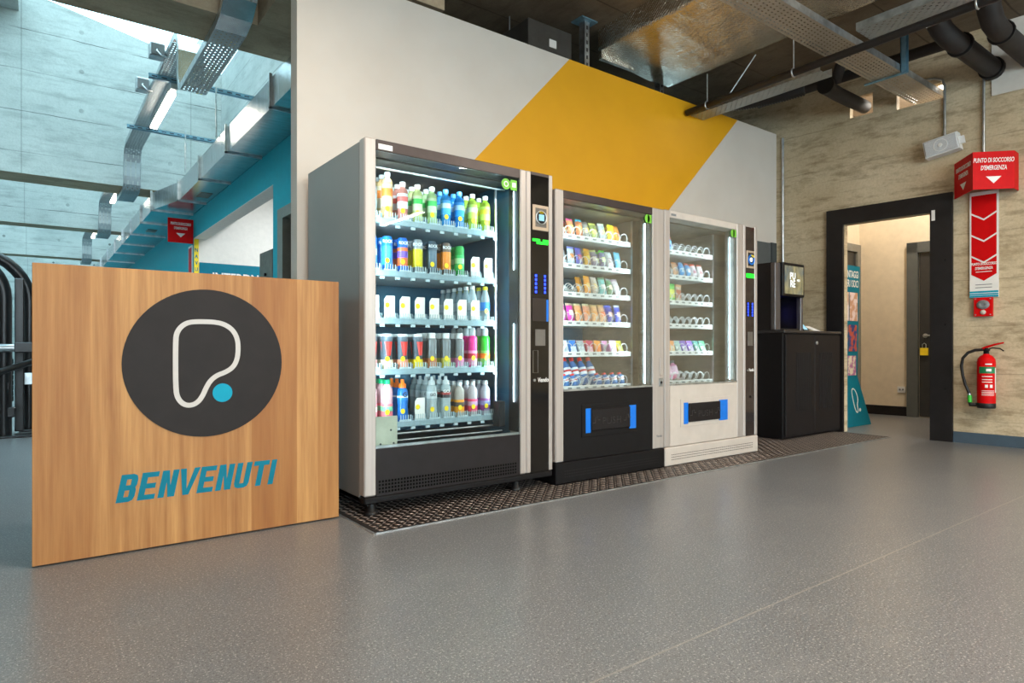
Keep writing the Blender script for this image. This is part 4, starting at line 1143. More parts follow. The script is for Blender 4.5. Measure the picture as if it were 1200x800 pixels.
row2(4, [('white snack pack', A((214, 220, 224), (110, 150, 206), (190, 200, 210))), ('blue snack pack', A((30, 120, 206), (200, 206, 206), (226, 236, 244))),
  ('grey snack pack', A((170, 178, 180), (206, 80, 100), (220, 226, 226))), ('crimson snack pack', A((206, 60, 96), (220, 170, 60), (240, 190, 200))),
  ('orange snack pack', A((246, 150, 30), (150, 170, 200), (240, 120, 20))), None,
  ('pink snack pack', A((226, 150, 200), (110, 196, 60), (240, 206, 226))), ('yellow snack pack', A((240, 220, 60), (170, 160, 40), (246, 240, 150)))], 2, 'wedge', h=.085, lean=0)
# water bottles in the lowest coils of the black machine
m_wb = cpl('blue_water', (60, 130, 200), .25)
def lying(xs, sz, k, r, desc, upright):
    t = thing('bottle', '%s, %s column of lowest shelf in black snack machine' % (desc, ORD[k]), 'bottle', (0, 0, 0), 'water bottles in the black snack machine')
    pr = [(.0, .0), (.024, .0), (.0295, .006), (.0295, .05), (.027, .06), (.0295, .07), (.0295, .115), (.024, .14), (.0135, .165), (.0125, .178)]
    MB().lathe(pr, 14, cap=False).build('body', m_wb, t)
    MB().lathe([(.0155, .166), (.0155, .188), (.013, .192)], 12).build('cap', opq('redcap', (236, 30, 30)), t)
    MB().lathe([(.030, .068), (.030, .118)], 14, cap=False).build('label', opq('waterwhite', (228, 232, 236)), t)
    MB().lathe([(.0304, .088), (.0304, .102)], 14, cap=False).build('label_band', opq('waterred', (206, 60, 60)), t)
    return t
pw = None
for k in range(6):
    loc = (XS2[k + 2], 3.13, SZ2[5] + .002); lb = 'upright blue bottle with red cap, back of %s coil, lowest shelf of black machine' % ORD[k + 2]
    if pw is None: pw = lying(XS2, SZ2, 2, 0, '', True); pw.location = loc; pw['label'] = lb; pw.rotation_euler = (R(-22), 0, 0)
    else: dup(pw, loc, lb, rot=(R(-22), 0, R(random.uniform(-8, 8))))
for k in (0, 1, 4, 5, 6, 7):
    lb = 'short blue water bottle, front of %s coil, lowest shelf of black machine' % ORD[k + 2]
    d_ = dup(pw, (XS2[k + 2], 3.055, SZ2[5] - .07), lb, rot=(R(-14), 0, R(30)))
    d_.location = (XS2[k + 2], 3.01, SZ2[5] + .004)
    for ch in d_.children:
        ch.scale = (.9, .9, .42)
# ivory machine
I_ = 'ivory'
def row3(si, items, rows=1, kind='bag', **kw):
    for i, it in enumerate(items):
        if it is None: continue
        pack(im, I_, si, i + 2, XS3, SZ3, it[1], it[0], kind, rows, **kw)
row3(0, [('blue snack bag with red top', A((60, 130, 196), (226, 70, 60), (190, 214, 232))), ('light blue snack bag with red top', A((110, 176, 214), (230, 80, 70), (60, 110, 180)))], 2, h=.12)
row3(1, [('white and orange snack box', A((240, 226, 214), (226, 150, 110), (240, 170, 110))), None, ('tan snack box', A((206, 160, 130), (226, 150, 100), (190, 170, 160))),
  ('blue snack bag', A((60, 150, 214), (110, 160, 206), (190, 220, 240))), ('sky blue snack bag', A((80, 160, 220), (214, 90, 70), (226, 236, 244))),
  ('white snack bag with red top', A((236, 220, 224), (226, 90, 70), (190, 120, 140))), ('white and rose snack bag', A((240, 226, 226), (220, 80, 60), (220, 150, 160)))], 2, h=.125)
row3(2, [('pale green snack box', A((150, 200, 110), (110, 176, 90), (226, 206, 90))), ('green snack box with yellow picture', A((120, 206, 110), (90, 190, 100), (226, 224, 110))), ('beige snack box', A((206, 190, 170), (220, 170, 130), (190, 110, 90)))], 1, 'box', h=.135, lean=6)
row3(4, [('white snack pack with red top', A((214, 222, 226), (226, 90, 80), (190, 206, 214))), ('orange snack pack', A((240, 150, 80), (226, 80, 80), (250, 206, 160))), ('pale teal snack pack', A((170, 206, 200), (214, 80, 80), (220, 236, 230))),
  ('purple snack pack', A((130, 90, 190), (170, 70, 190), (226, 210, 240))), ('violet snack pack', A((150, 90, 206), (226, 90, 90), (226, 210, 240))), ('green and white snack pack', A((90, 180, 160), (40, 150, 214), (226, 240, 236))), ('mint snack pack', A((110, 206, 160), (40, 130, 190), (236, 246, 240)))], 2, 'wedge', h=.088, lean=0)
pk5 = bottle_proto('waist', opq('pinkbt', (240, 150, 190)), opq('greycap', (110, 124, 126)), opq('pinkbl', (250, 200, 220)), H=.15)
for i in range(5):
    loc = (XS3[i + 2], 3.16, SZ3[5] + .004); lb = 'pink bottle with grey cap, %s coil on lowest ivory-machine shelf' % ORD[i + 2]
    if i == 0: o = pk5; o.location = loc; o['label'] = lb; o['group'] = 'pink bottles in the ivory snack machine'
    else: o = dup(pk5, loc, lb)
    o.rotation_euler = (R(-20), 0, R(random.uniform(-10, 10)))

# ------------------------------------------------------------------ dispenser corner
cb = thing('base_cabinet', 'black two-door metal cabinet with ribbed doors under the drink dispenser', 'cabinet', (5.7, 3.3, 0))
MB().rbox(5.178, 6.165, 3.015, 3.58, 0.012, .93, .003).build('body', m_black, cb)
MB().rbox(5.172, 6.172, 2.995, 3.59, .93, .954, .003).build('top', M('cabinet_top', (44, 42, 43), .4), cb)
for xa, xb, nm in ((5.205, 5.686, 0), (5.690, 6.150, 1)):
    d = MB().rbox(xa, xb, 3.0, 3.016, .03, .915, .002).build('door', m_black2, cb)
    rb = MB(); n = 9
    for i in range(n):
        x = xa + .17 + i * (xb - xa - .22) / n if not nm else xa + .08 + i * (xb - xa - .22) / n
        rb.rbox(x, x + .016, 2.9955, 3.0005, .24, .76, .002)
    rb.build('rib', M('brown_black_rib', (30, 26, 25), .55, spec=.25), d)
    if nm: MB().lathe([(.016, 0), (.016, .008), (.011, .010)], 12).map(lambda x, y, z: (xa + .03 + x, 3.0 - z, .845 + y)).build('lock', m_galv, d)
dp = thing('drink_dispenser', 'black countertop drink dispenser with lit screen and blue-lit outlet', 'dispenser', (5.4, 3.3, .954))
MB().prism([(3.085, .956), (3.56, .956), (3.56, 1.45), (3.44, 1.548), (3.085, 1.548)], 'x', 5.173, 5.187).build('side_panel', m_black2, dp)
MB().prism([(3.085, .956), (3.56, .956), (3.56, 1.45), (3.44, 1.548), (3.085, 1.548)], 'x', 5.608, 5.622).build('side_panel', m_black2, dp)
MB().rbox(5.165, 5.25, 3.075, 3.12, .956, 1.545, .006).build('front_pillar', M('gunmetal_trim', (96, 92, 92), .4, .4), dp)
MB().rbox(5.585, 5.628, 3.075, 3.12, .956, 1.26, .006).build('front_pillar', MATS['gunmetal_trim'], dp)
MB().box(5.187, 5.608, 3.30, 3.54, .956, 1.26).build('rear_housing', m_black, dp)
MB().box(5.187, 5.608, 3.11, 3.44, 1.26, 1.545).build('head', m_black, dp)
sf = MB().rbox(5.252, 5.612, 3.055, 3.11, 1.256, 1.552, .006).build('screen_frame', m_black, dp)
scr = MB().box(5.278, 5.586, 3.052, 3.055, 1.278, 1.526).build('screen', screen_mat(), dp)
text_mb('PU\nRE', .088, lambda u, v, w: (5.405 + u, 3.051 - w, 1.40 + v), .001, .9, 0, .0008, line=.78).build('lettering', m_scrw, dp)
text_mb('H2O', .03, lambda u, v, w: (5.50 + u, 3.051 - w, 1.402 + v), .001, .8, 0, 0).build('lettering', m_scrw, dp)
MB().box(5.30, 5.33, 3.16, 3.18, .97, 1.256).build('outlet_tube', M('glass_column', (190, 186, 176), .2, .3), dp)
MB().box(5.26, 5.60, 3.09, 3.28, .958, .972).build('drip_tray', m_rubber, dp)
MB().lathe([(.014, 0), (.014, .03)], 12, (5.30, 3.13, 1.224)).build('nozzle', m_bluekey, dp)
MB().box(5.44, 5.56, 3.296, 3.299, 1.05, 1.18).build('outlet_glow', EM('deep_blue_glow', (20, 28, 190), 2.0), dp)
cr = thing('card_terminal', 'small black card terminal with pale paper on the cabinet top', 'card terminal', (5.72, 3.12, .954))
MB().prism([(3.06, .955), (3.19, .955), (3.19, 1.05), (3.165, 1.06)], 'x', 5.63, 5.715).build('body', m_black, cr)
MB().prism([(3.075, .966), (3.150, 1.048), (3.148, 1.050), (3.073, .968)], 'x', 5.64, 5.705).build('screen', m_scr, cr)
pp = MB().prism([(3.02, .957), (3.024, .955), (3.13, 1.0), (3.13, 1.004)], 'x', 5.722, 5.83).build('price_card', m_white, None, label='pale card propped beside the card terminal', category='card')

# teal banner stand in the corridor
bn = thing('banner_stand', 'teal display banner with offer posters standing in the corridor doorway', 'banner', (6.75, 3.15, 0))
MB().prism([(6.50, .514), (6.812, .514), (6.872, 1.64), (6.50, 1.64)], 'y', 3.145, 3.157).build('upper_board', m_teal_print, bn)
MB().add([(6.50, 3.145, .514), (6.812, 3.145, .514), (7.02, 3.10, .004), (6.50, 3.10, .004), (6.50, 3.157, .514), (6.812, 3.157, .514), (7.02, 3.112, .004), (6.50, 3.112, .004)],
         [(0, 1, 2, 3), (4, 5, 6, 7), (0, 1, 5, 4), (1, 2, 6, 5), (2, 3, 7, 6), (3, 0, 4, 7)]).build('foot_board', m_teal_print, bn)
MB().add([(6.60, 3.157, 1.2), (6.66, 3.157, 1.2), (6.66, 3.40, 0.004), (6.60, 3.40, .004), (6.60, 3.165, 1.2), (6.66, 3.165, 1.2), (6.66, 3.41, .004), (6.60, 3.41, .004)],
         [(0, 1, 2, 3), (4, 5, 6, 7), (0, 1, 5, 4), (1, 2, 6, 5), (2, 3, 7, 6), (3, 0, 4, 7)]).build('rear_strut', m_black2, bn)
text_mb('VANTAGGI\nPER I SOCI', .10, lambda u, v, w: (6.835 + u, 3.144 - w, 1.50 + v), .001, .62, 0, .0018, align='RIGHT', line=.95).build('lettering', m_white, bn)
pst = [(1.34, .30, (226, 196, 196)), (.97, .27, (40, 70, 130)), (.645, .25, (214, 150, 180))]
for i, (z, hh, c) in enumerate(((1.22, .29, (228, 208, 206)), (.90, .27, (40, 66, 126)), (.62, .20, (226, 214, 190)))):
    xr = 6.815 - i * .018
    pm = NT('poster_print_%d' % i)
    nz_ = pm.ramp(pm.noise((1, 1, 1), 9 + i * 3, 3), .45, .55)
    c2 = ((196, 150, 120), (190, 84, 60), (176, 110, 150))[i]
    pm.link(pm.mix(nz_, lin(c), lin(c2)), pm.b.inputs['Base Color'])
    MB().box(xr - .17, xr, 3.142, 3.145, z - hh / 2, z + hh / 2).build('poster', pm.m, bn)
    MB().box(xr - .36, xr - .19, 3.142, 3.145, z - hh / 2, z + hh / 2).build('poster', pm.m, bn)
bl = [(6.62, .375), (6.64, .385), (6.70, .36), (6.735, .30), (6.74, .25), (6.715, .215), (6.735, .16), (6.72, .125), (6.695, .13), (6.66, .22)]
def fb_(x, z): 
    y = 3.145 - (0.514 - z) / .51 * .045
    return (x + (.514 - z) * .1, y, z)
outline_band(smooth_closed([(p[0], p[1]) for p in [(6.64, .36), (6.67, .39), (6.72, .37), (6.75, .31), (6.75, .26), (6.72, .22), (6.73, .16), (6.70, .135), (6.67, .17), (6.65, .26)]]), .006, lambda x, z: fb_(x, z), lambda x, z: (fb_(x, z)[0], fb_(x, z)[1] - .002, z)).build('emblem_outline', m_white, bn)
MB().prism([(6.80 + .018 * math.cos(a * math.pi / 8), .165 + .018 * math.sin(a * math.pi / 8)) for a in range(16)], 'y', 3.110, 3.1135).build('emblem_dot', m_white, bn)

# ------------------------------------------------------------------ first aid signs, alarm, extinguisher, speaker on the concrete wall
def rwtext(txt, size, y, z, off, mat, parent, xs=.8, bold=.002, shear=.15, name='lettering', line=1.0):
    text_mb(txt, size, lambda u, v, w: RW(y - u, off + w, z + v), .001, xs, shear, bold, line=line).build(name, mat, parent)
vs_ = thing('emergency_sign', 'red three-sided emergency point sign projecting high from the concrete wall', 'sign', RW(1.86, .0, 2.2))
# folded sheet: two faces meeting at an edge away from the wall
E0 = (5.973, 1.869); L0 = (6.238, 2.085); R0 = (6.19, 1.640)
def sheet(a, b, z0, z1, t=.006):
    d = Vector((b[0] - a[0], b[1] - a[1])).normalized(); n = Vector((-d.y, d.x)) * t
    return MB().prism([(a[0], a[1]), (b[0], b[1]), (b[0] + n.x, b[1] + n.y), (a[0] + n.x, a[1] + n.y)], 'z', z0, z1)
ZS0, ZS1 = 2.055, 2.352
sheet(E0, L0, ZS0, ZS1, -.006).build('left_face', m_red, vs_)
# right-hand face
R0 = (6.178, 1.654)
sheet(E0, R0, ZS0, ZS1, .006).build('front_face', m_red, vs_)
sheet(R0, (6.30, 1.66), ZS0, ZS1, .006).build('back_face', m_red, vs_)
def facefn(a, b, z, out):
    d = Vector((b[0] - a[0], b[1] - a[1])); L = d.length; d.normalize(); n = Vector((-d.y, d.x)) * out
    return lambda u, v, w: (a[0] + d.x * (L / 2 + u) + n.x * (w + .0005), a[1] + d.y * (L / 2 + u) + n.y * (w + .0005), z + v), L
f1, Lf = facefn(E0, R0, 2.2, -1)
text_mb('PUNTO DI SOCCORSO', .05, lambda u, v, w: f1(u, v + .082, w), .001, .56, .15, .0008).build('lettering', m_white, vs_)
text_mb("D'EMERGENZA", .05, lambda u, v, w: f1(u, v + .022, w), .001, .56, .15, .0008).build('lettering', m_white, vs_)
MB().add([f1(-.055, -.045, w) for w in (0, .001)] + [f1(.055, -.045, w) for w in (0, .001)] + [f1(0, -.10, w) for w in (0, .001)], [(0, 2, 4), (1, 3, 5), (0, 1, 3, 2), (2, 3, 5, 4), (4, 5, 1, 0)]).build('arrow', m_white, vs_)
f2, Lf2 = facefn(L0, E0, 2.2, -1)
text_mb('PUNTO DI SOCCORSO', .05, lambda u, v, w: f2(u, v + .075, w), .001, .52, .15, .0008).build('lettering', m_white, vs_)
text_mb("D'EMERGENZA", .05, lambda u, v, w: f2(u, v + .015, w), .001, .52, .15, .0008).build('lettering', m_white, vs_)
MB().add([f2(-.055, -.05, w) for w in (0, .001)] + [f2(.055, -.05, w) for w in (0, .001)] + [f2(0, -.105, w) for w in (0, .001)], [(0, 2, 4), (1, 3, 5), (0, 1, 3, 2), (2, 3, 5, 4), (4, 5, 1, 0)]).build('arrow', m_white, vs_)

ws = thing('wall_sign', 'tall white sign with red chevrons hanging below the red emergency sign', 'sign', RW(1.884, .0, 1.22))
Y0, Y1 = 1.985, 1.790
rwbox(Y1, Y0, .004, .02, 1.217, 2.09).build('board', m_white, ws)
def rwpoly(pts, off, mat, name, parent):
    n = len(pts); b = MB().add([RW(p[0], off, p[1]) for p in pts] + [RW(p[0], off + .0012, p[1]) for p in pts], [list(range(n)), list(range(n, 2 * n))] + [[i, (i + 1) % n, n + (i + 1) % n, n + i] for i in range(n)])
    return b.build(name, mat, parent)
ya, yb, ym = Y0 - .012, Y1 + .012, (Y0 + Y1) / 2
def chev(zt, zb, top_flat=False):
    d = .055
    if top_flat: return [(ya, zt), (yb, zt), (yb, zb + d), (ym, zb), (ya, zb + d)]
    return [(ya, zt + d), (ym, zt), (yb, zt + d), (yb, zb + d), (ym, zb), (ya, zb + d)]
for a, b, fl in ((2.06, 1.865, True), (1.85, 1.687, False), (1.672, 1.512, False), (1.497, 1.353, False)):
    rwpoly(chev(a, b, fl), .02, m_red, 'chevron', ws)
rwtext('PUNTO DI SOCCORSO', .030, ym, 1.492, .0212, m_white, ws, .56, .001)
rwtext("D'EMERGENZA", .030, ym, 1.456, .0212, m_white, ws, .6, .001)
for z in (1.428,): rwbox(ym - .055, ym + .055, .0212, .022, z - .003, z + .003).build('small_print', m_white, ws)
for z in (1.322, 1.298): rwbox(ym - .055, ym + .058, .02, .0205, z - .003, z + .003).build('small_print', m_grey_print, ws)
for z, hh in ((1.262, .008), (1.243, .006), (1.226, .008)): rwbox(Y1, Y0, .02, .0206, z - hh, z + hh).build('blue_band', m_cyan, ws)

al = thing('fire_alarm', 'small red fire alarm sounder under the white chevron sign', 'alarm', RW(1.884, 0, 1.055))
rwbox(1.826, 1.950, .004, .045, 1.06, 1.215).build('housing', m_red, al)
hn = MB().lathe([(.045, 0), (.040, .012), (.02, .016), (.012, .010)], 18).map(lambda x, y, z: RW(1.888 + x, .045 + z, 1.155 + y * .85)); hn.build('horn', m_grey_print, al)
hn = MB().lathe([(.020, 0), (.019, .006), (.008, .008)], 14).map(lambda x, y, z: RW(1.888 + x, .045 + z, 1.093 + y)); hn.build('button', m_ivory, al)
for y, z in ((1.838, 1.073), (1.938, 1.073), (1.838, 1.203), (1.938, 1.203)): MB().cyl(RW(y, .045, z), RW(y, .048, z), .005, 8).build('screw', m_galv, al)

ex = thing('fire_extinguisher', 'red fire extinguisher with black hose hung on the concrete wall', 'extinguisher', RW(1.852, .10, .30))
EC = RW(1.852, .105, 0)
MB().lathe([(.060, .312), (.064, .318), (.064, .352), (.0615, .356)], 24, (EC[0], EC[1], 0)).build('foot_ring', m_rubber, ex)
MB().lathe([(.062, .345), (.063, .36), (.063, .685), (.058, .712), (.040, .735), (.022, .745), (.022, .752)], 24, (EC[0], EC[1], 0)).build('cylinder', m_red, ex)
def band(a0, a1, z0, z1, r, name, mat):
    b = MB(); n = 12; vs = []
    for z in (z0, z1):
        for i in range(n + 1):
            a = R(a0 + (a1 - a0) * i / n); vs.append((EC[0] + r * math.cos(a), EC[1] + r * math.sin(a), z))
    b.add(vs, [(i, i + 1, n + 2 + i, n + 1 + i) for i in range(n)], 0, True); return b.build(name, mat, ex)
band(150, 265, .595, .648, .0636, 'green_label', m_green)
for z in (.570, .545, .525): band(170, 235, z - .003, z + .003, .0636, 'label_line', m_white)
band(188, 206, .480, .505, .0637, 'pictogram', m_white); band(218, 236, .480, .505, .0637, 'pictogram', m_white)
for z in (.455, .443, .432, .420): band(168, 250, z - .002, z + .002, .0636, 'label_line', m_white)
band(195, 228, .612, .632, .0638, 'label_line', m_white); band(190, 232, .664, .674, .0636, 'label_line', m_white)
band(258, 275, .44, .64, .0637, 'side_label', m_white)
vv = MB().lathe([(.020, .750), (.020, .775), (.026, .777), (.026, .788), (.012, .79), (.012, .80)], 14, (EC[0], EC[1], 0)); vv.build('valve', m_black, ex)
def ey(dy, dz, do=0): p = RW(1.852 + dy, .105 + do, .0); return (p[0], p[1], dz)
MB().tube([ey(.03, .79), ey(.0, .805), ey(-.05, .825), ey(-.115, .842)], [.010, .010, .008, .006], 8).build('lever', m_red, ex)
MB().tube([ey(.01, .78), ey(-.04, .80), ey(-.09, .795), ey(-.115, .775)], .005, 8).build('carry_handle', m_black, ex)
hp = [ey(.02, .785, .01), ey(.07, .782, .015), ey(.12, .76, .02), ey(.155, .715, .02), ey(.165, .65, .02), ey(.155, .57, .02), ey(.135, .49, .02), ey(.115, .44, .02), ey(.108, .41, .02)]
MB().tube(hp, .0115, 10).build('hose', m_rubber, ex)
MB().tube([ey(.108, .412, .02), ey(.106, .355, .02)], .016, 10).build('nozzle', M('green_plastic', (60, 190, 60), .4), ex)
MB().tube([ey(.106, .356, .02), ey(.106, .335, .02), ey(.05, .335, .0)], .015, 8).build('nozzle_holder', m_rubber, ex)
MB().tube([ey(.113, .425, .02), ey(.110, .412, .02)], .014, 10).build('hose_clip', m_galv, ex)
b = rwbox(1.842, 1.862, .0, .05, .60, .68); b.build('wall_bracket', m_rubber, ex)

sp = thing('loudspeaker', 'white box loudspeaker mounted high on the concrete wall', 'loudspeaker', RW(2.15, 0, 2.5))
def spk(u, v, w):  # tilt in plane
    a = R(9); uu = u * math.cos(a) - v * math.sin(a); v2 = u * math.sin(a) + v * math.cos(a)
    return RW(2.165 - uu, .03 + w, 2.515 + v2)
b = MB().prism([(-.128, -.072), (.128, -.072), (.128, .072), (-.128, .072)], 'z', 0, .09); b.v = [spk(*p) for p in b.v]; b.build('housing', m_white_plastic, sp)
b = MB().rbox(-.12, .12, -.065, .065, .09, .102, .006); b.v = [spk(*p) for p in b.v]; b.build('grille', M('speaker_grille', (196, 198, 200), .6, var=.1, scale=300), sp)
b = outline_band([(.0 + .05 * math.cos(a * math.pi / 14), .05 * math.sin(a * math.pi / 14)) for a in range(28)], .003, lambda x, z: (x, z, .102), lambda x, z: (x, z, .105)); b.v = [spk(*p) for p in b.v]; b.build('cone_ring', m_white_plastic, sp)
b = MB().prism([(.0 + .016 * math.cos(a * math.pi / 8), .016 * math.sin(a * math.pi / 8)) for a in range(16)], 'z', .102, .108); b.v = [spk(*p) for p in b.v]; b.build('cone_centre', m_white, sp)
b = MB().box(.128, .16, -.03, .03, .03, .06); b.v = [spk(*p) for p in b.v]; b.build('bracket', m_white_plastic, sp)

# ------------------------------------------------------------------ ceiling services
def ribbon(path, a0, a1, axis, h=.06, t=.0025):
    # U-shaped tray swept along path of (s, z); axis 'y' runs along y (width in x), 'x' runs along x (width in y)
    n = len(path); nor = []
    for i in range(n):
        p, q = path[max(i - 1, 0)], path[min(i + 1, n - 1)]
        d = Vector((q[0] - p[0], q[1] - p[1])).normalized(); nor.append(Vector((-d.y, d.x)))
    def P(s, c, z): return (c, s, z) if axis == 'y' else (s, c, z)
    def strip(c0, c1, h0, h1):
        b = MB(); vs = []
        for i, (s, z) in enumerate(path):
            for c, hh in ((c0, h0), (c1, h0), (c1, h1), (c0, h1)):
                vs.append(P(s + nor[i].x * hh, c, z + nor[i].y * hh))
        fs = []
        for i in range(n - 1):
            for j in range(4): fs.append([i * 4 + j, i * 4 + (j + 1) % 4, (i + 1) * 4 + (j + 1) % 4, (i + 1) * 4 + j])
        fs += [[0, 1, 2, 3], [n * 4 - 4, n * 4 - 3, n * 4 - 2, n * 4 - 1]]
        return b.add(vs, fs)
    return strip(a0, a1, 0, t), strip(a0, a0 + t, t, h), strip(a1 - t, a1, t, h)
m_perf_y = perforated('perforated_tray', (176, 184, 188), (1, 0), (.050, .030), (.19, .2), .65, .42)
m_perf_x = perforated('perforated_tray_cross', (190, 180, 164), (0, 1), (.042, .030), (.24, .2), .55, .45)
m_bend = M('bright_galvanised_bend', (214, 216, 216), 0.2, 0.9, 0.08, 9)
m_perf_v = perforated('slotted_tray_bend', (200, 206, 210), (2, 0), (.14, .048), (.36, .10))
def tray(name, label, path, a0, a1, axis, base, loc, h=.06):
    t = thing(name, label, 'cable tray', loc, 'perforated cable trays')
    b, s0, s1 = ribbon(path, a0, a1, axis, h)
    b.build('tray_floor', base, t); s0.build('side_wall', m_galv, t); s1.build('side_wall', m_galv, t)
    return t
gp = [(4.40, CEIL - .01), (4.44, 3.38), (4.50, 3.27), (4.58, 3.17), (4.70, 3.085), (4.86, 3.048), (5.05, 3.045), (6.18, 3.045), (6.27, 3.07), (6.32, 3.14), (6.34, 3.22), (6.34, 3.46), (6.37, 3.54), (6.44, 3.59), (6.55, 3.60)]
t0 = tray('cable_tray', 'curved galvanised cable tray dipping under the concrete beam by the skylight', gp[5:8], 1.03, 1.24, 'y', m_perf_y, (1.13, 5.5, 3.06), .06)
for seg in (gp[:6], gp[7:]):
    b, s0, s1 = ribbon(seg, 1.03, 1.24, 'y', .06)
    b.build('tray_bend', m_bend, t0); s0.build('side_wall', m_galv, t0); s1.build('side_wall', m_galv, t0)
for i in range(4):
    x = 1.065 + i * .045
    MB().tube([(x, p[0] - .004, p[1] - .004) for p in gp[1:4]], .005, 6).build('raised_rib', m_bend, t0)
for i in range(2): MB().tube([(1.20 - i * .03, 5.0, 3.056), (1.19 - i * .03, 5.6, 3.056), (1.20 - i * .03, 6.2, 3.056)], .010, 8).build('cable', m_yellow, t0)
def bay(y0, y1, y2): # flat run y0-y1 then dip under the wall to y2
    return [(y0, 3.60), (y1 - .45, 3.60), (y1 - .36, 3.58), (y1 - .28, 3.52), (y1 - .25, 3.42), (y1 - .25, 3.22), (y1 - .22, 3.11), (y1 - .14, 3.04), (y1, 3.02), (y2, 3.02), (y2 + .12, 3.04), (y2 + .2, 3.11), (y2 + .22, 3.22), (y2 + .22, 3.42), (y2 + .25, 3.53), (y2 + .34, 3.59), (y2 + .42, 3.60)]
tray('cable_tray', 'galvanised cable tray carrying the nearest gym lamp under the skylight', bay(6.56, 10.7, 11.28), 1.03, 1.24, 'y', m_perf_y, (1.13, 8.6, 3.6))
tray('cable_tray', 'galvanised cable tray in the second gym bay, beyond the pale concrete wall', bay(11.71, 14.95, 15.4), 1.03, 1.24, 'y', m_perf_y, (1.13, 13.2, 3.6))
tray('cable_tray', 'galvanised cable tray in the farthest gym bays', bay(15.83, 20.0, 20.5), 1.03, 1.24, 'y', m_perf_y, (1.13, 17.6, 3.6))
def gym_lamp(y0, y1, label, power, z=3.47, x=1.185):
    t = thing('linear_lamp', label, 'lamp', (x, (y0 + y1) / 2, z + .12), 'linear lamps under the gym cable trays')
    MB().rbox(x - .035, x + .035, y0 - .12, y1 + .02, z + .03, z + .128, .006).build('housing', m_galv, t)
    MB().box(x - .034, x + .034, y0, y1, z, z + .031).build('diffuser', EM('gym_led', (255, 240, 220), 14), t)
gym_lamp(7.57, 8.86, 'linear lamp under the nearest gym cable tray', 20)
gym_lamp(12.6, 13.9, 'linear lamp under the second gym cable tray', 20)
gym_lamp(17.0, 18.6, 'linear lamp under the farthest gym cable tray', 20)
def strut(y, z, x0, x1, label):
    t = MB().box(x0, x1, y, y + .005, z, z + .045); t.box(x0, x1, y, y + .045, z + .04, z + .045); t.box(x0, x1, y, y + .045, z, z + .005)
    for i in range(int((x1 - x0) / .09)):
        x = x0 + .05 + i * .09; t.box(x - .025, x + .025, y - .0008, y, z + .016, z + .028, 1)
    o = t.build('support_strut', [m_strut, m_dark_print], None, label=label, category='strut', origin=(x0, y, z))
strut(7.42, 3.555, .95, 2.358, 'slotted blue-grey strut, nearer of two carrying the gym tray')
strut(9.28, 3.555, .95, 2.358, 'slotted blue-grey strut, farther of two carrying the gym tray')
for i, (y, lb) in enumerate(((6.95, 'small grey junction box on the gym tray, nearer one'), (7.95, 'small grey junction box on the gym tray, farther one'))):
    t = thing('junction_box', lb, 'junction box', (.965, y, 3.6))
    MB().rbox(.90, 1.028, y, y + .13, 3.60, 3.73, .008).build('housing', m_galv, t)
    MB().rbox(.91, 1.02, y - .008, y, 3.61, 3.72, .004).build('lid', m_grey_print, t)
    MB().tube([(.96, y - .008, 3.66), (.95, y - .05, 3.63), (.99, y - .06, 3.58), (1.05, y - .02, 3.60)], .008, 8).build('cable', m_galv, t)
# gym ventilation duct
du = thing('ventilation_duct', 'galvanised rectangular duct running along the top of the teal wall', 'duct', (1.75, 8, 2.78))
def ductseg(x0, y0, y1, x1=None, sx=None):
    xe = sx if sx is not None else x0
    b = MB().add([(x0, y0, 2.782), (x0, y0, 3.03), (xe, y1, 3.03), (xe, y1, 2.782), (2.3, y0, 2.782), (2.3, y0, 3.03), (2.3, y1, 3.03), (2.3, y1, 2.782)],
        [(0, 1, 2, 3), (4, 5, 6, 7), (0, 3, 7, 4), (1, 2, 6, 5), (0, 1, 5, 4), (3, 2, 6, 7)])
    b.build('duct_section', m_galv_duct, du)
ys = [3.9, 5.4, 6.9, 8.2, 9.55]
for a, b in zip(ys, ys[1:]): ductseg(1.58, a + .003, b - .003)
ductseg(1.58, 9.56, 10.45, sx=1.383)
ys2 = [10.455, 11.6, 12.9, 14.2, 15.6, 17.2, 19, 21, 24]
for a, b in zip(ys2, ys2[1:]): ductseg(1.383, a + .003, b - .003)
for y, x in [(y, 1.58) for y in ys[1:]] + [(y, 1.383) for y in ys2[:-1]]:
    b = MB().box(x - .025, x, y - .012, y + .012, 2.765, 3.055); b.box(x - .025, 1.915, y - .012, y + .012, 2.765, 2.781); b.build('flange', m_galv, du)
for y, x in ((8.9, 1.72), (12.2, 1.55)):
    b = MB().box(x, x + .14, y, y + .28, 2.776, 2.782); b.build('grille', m_grey_metal, du)
for y in (7.3, 9.0, 12.3):
    MB().cyl((1.56, y, 3.03), (1.56, y, 3.56 if y < 10 else 3.3), .008, 8).build('hanger_rod', m_galv, du)

# signs and fittings on the teal wall
gs_ = thing('emergency_sign', 'red emergency point sign projecting from the teal gym wall', 'sign', (1.75, 10.44, 2.35))
MB().box(1.58, 1.918, 10.452, 10.462, 2.345, 2.70).build('panel', m_red, gs_)
tf = lambda u, v, w: (1.75 + u, 10.4515 - w, 2.52 + v)
text_mb('PUNTO DI SOCCORSO', .052, lambda u, v, w: tf(u, v + .10, w), .001, .5, .15, .0018).build('lettering', m_white, gs_)
text_mb("D'EMERGENZA", .052, lambda u, v, w: tf(u, v + .035, w), .001, .52, .15, .0008).build('lettering', m_white, gs_)
MB().prism([(1.69, 2.485), (1.81, 2.485), (1.75, 2.425)], 'y', 10.450, 10.4515).build('arrow', m_white, gs_)
g2 = thing('wall_sign', 'pale narrow sign hanging under the red sign on the teal wall', 'sign', (1.9, 10.6, 1.5))
MB().box(1.903, 1.919, 10.48, 10.74, 1.45, 2.33).build('board', m_white, g2)
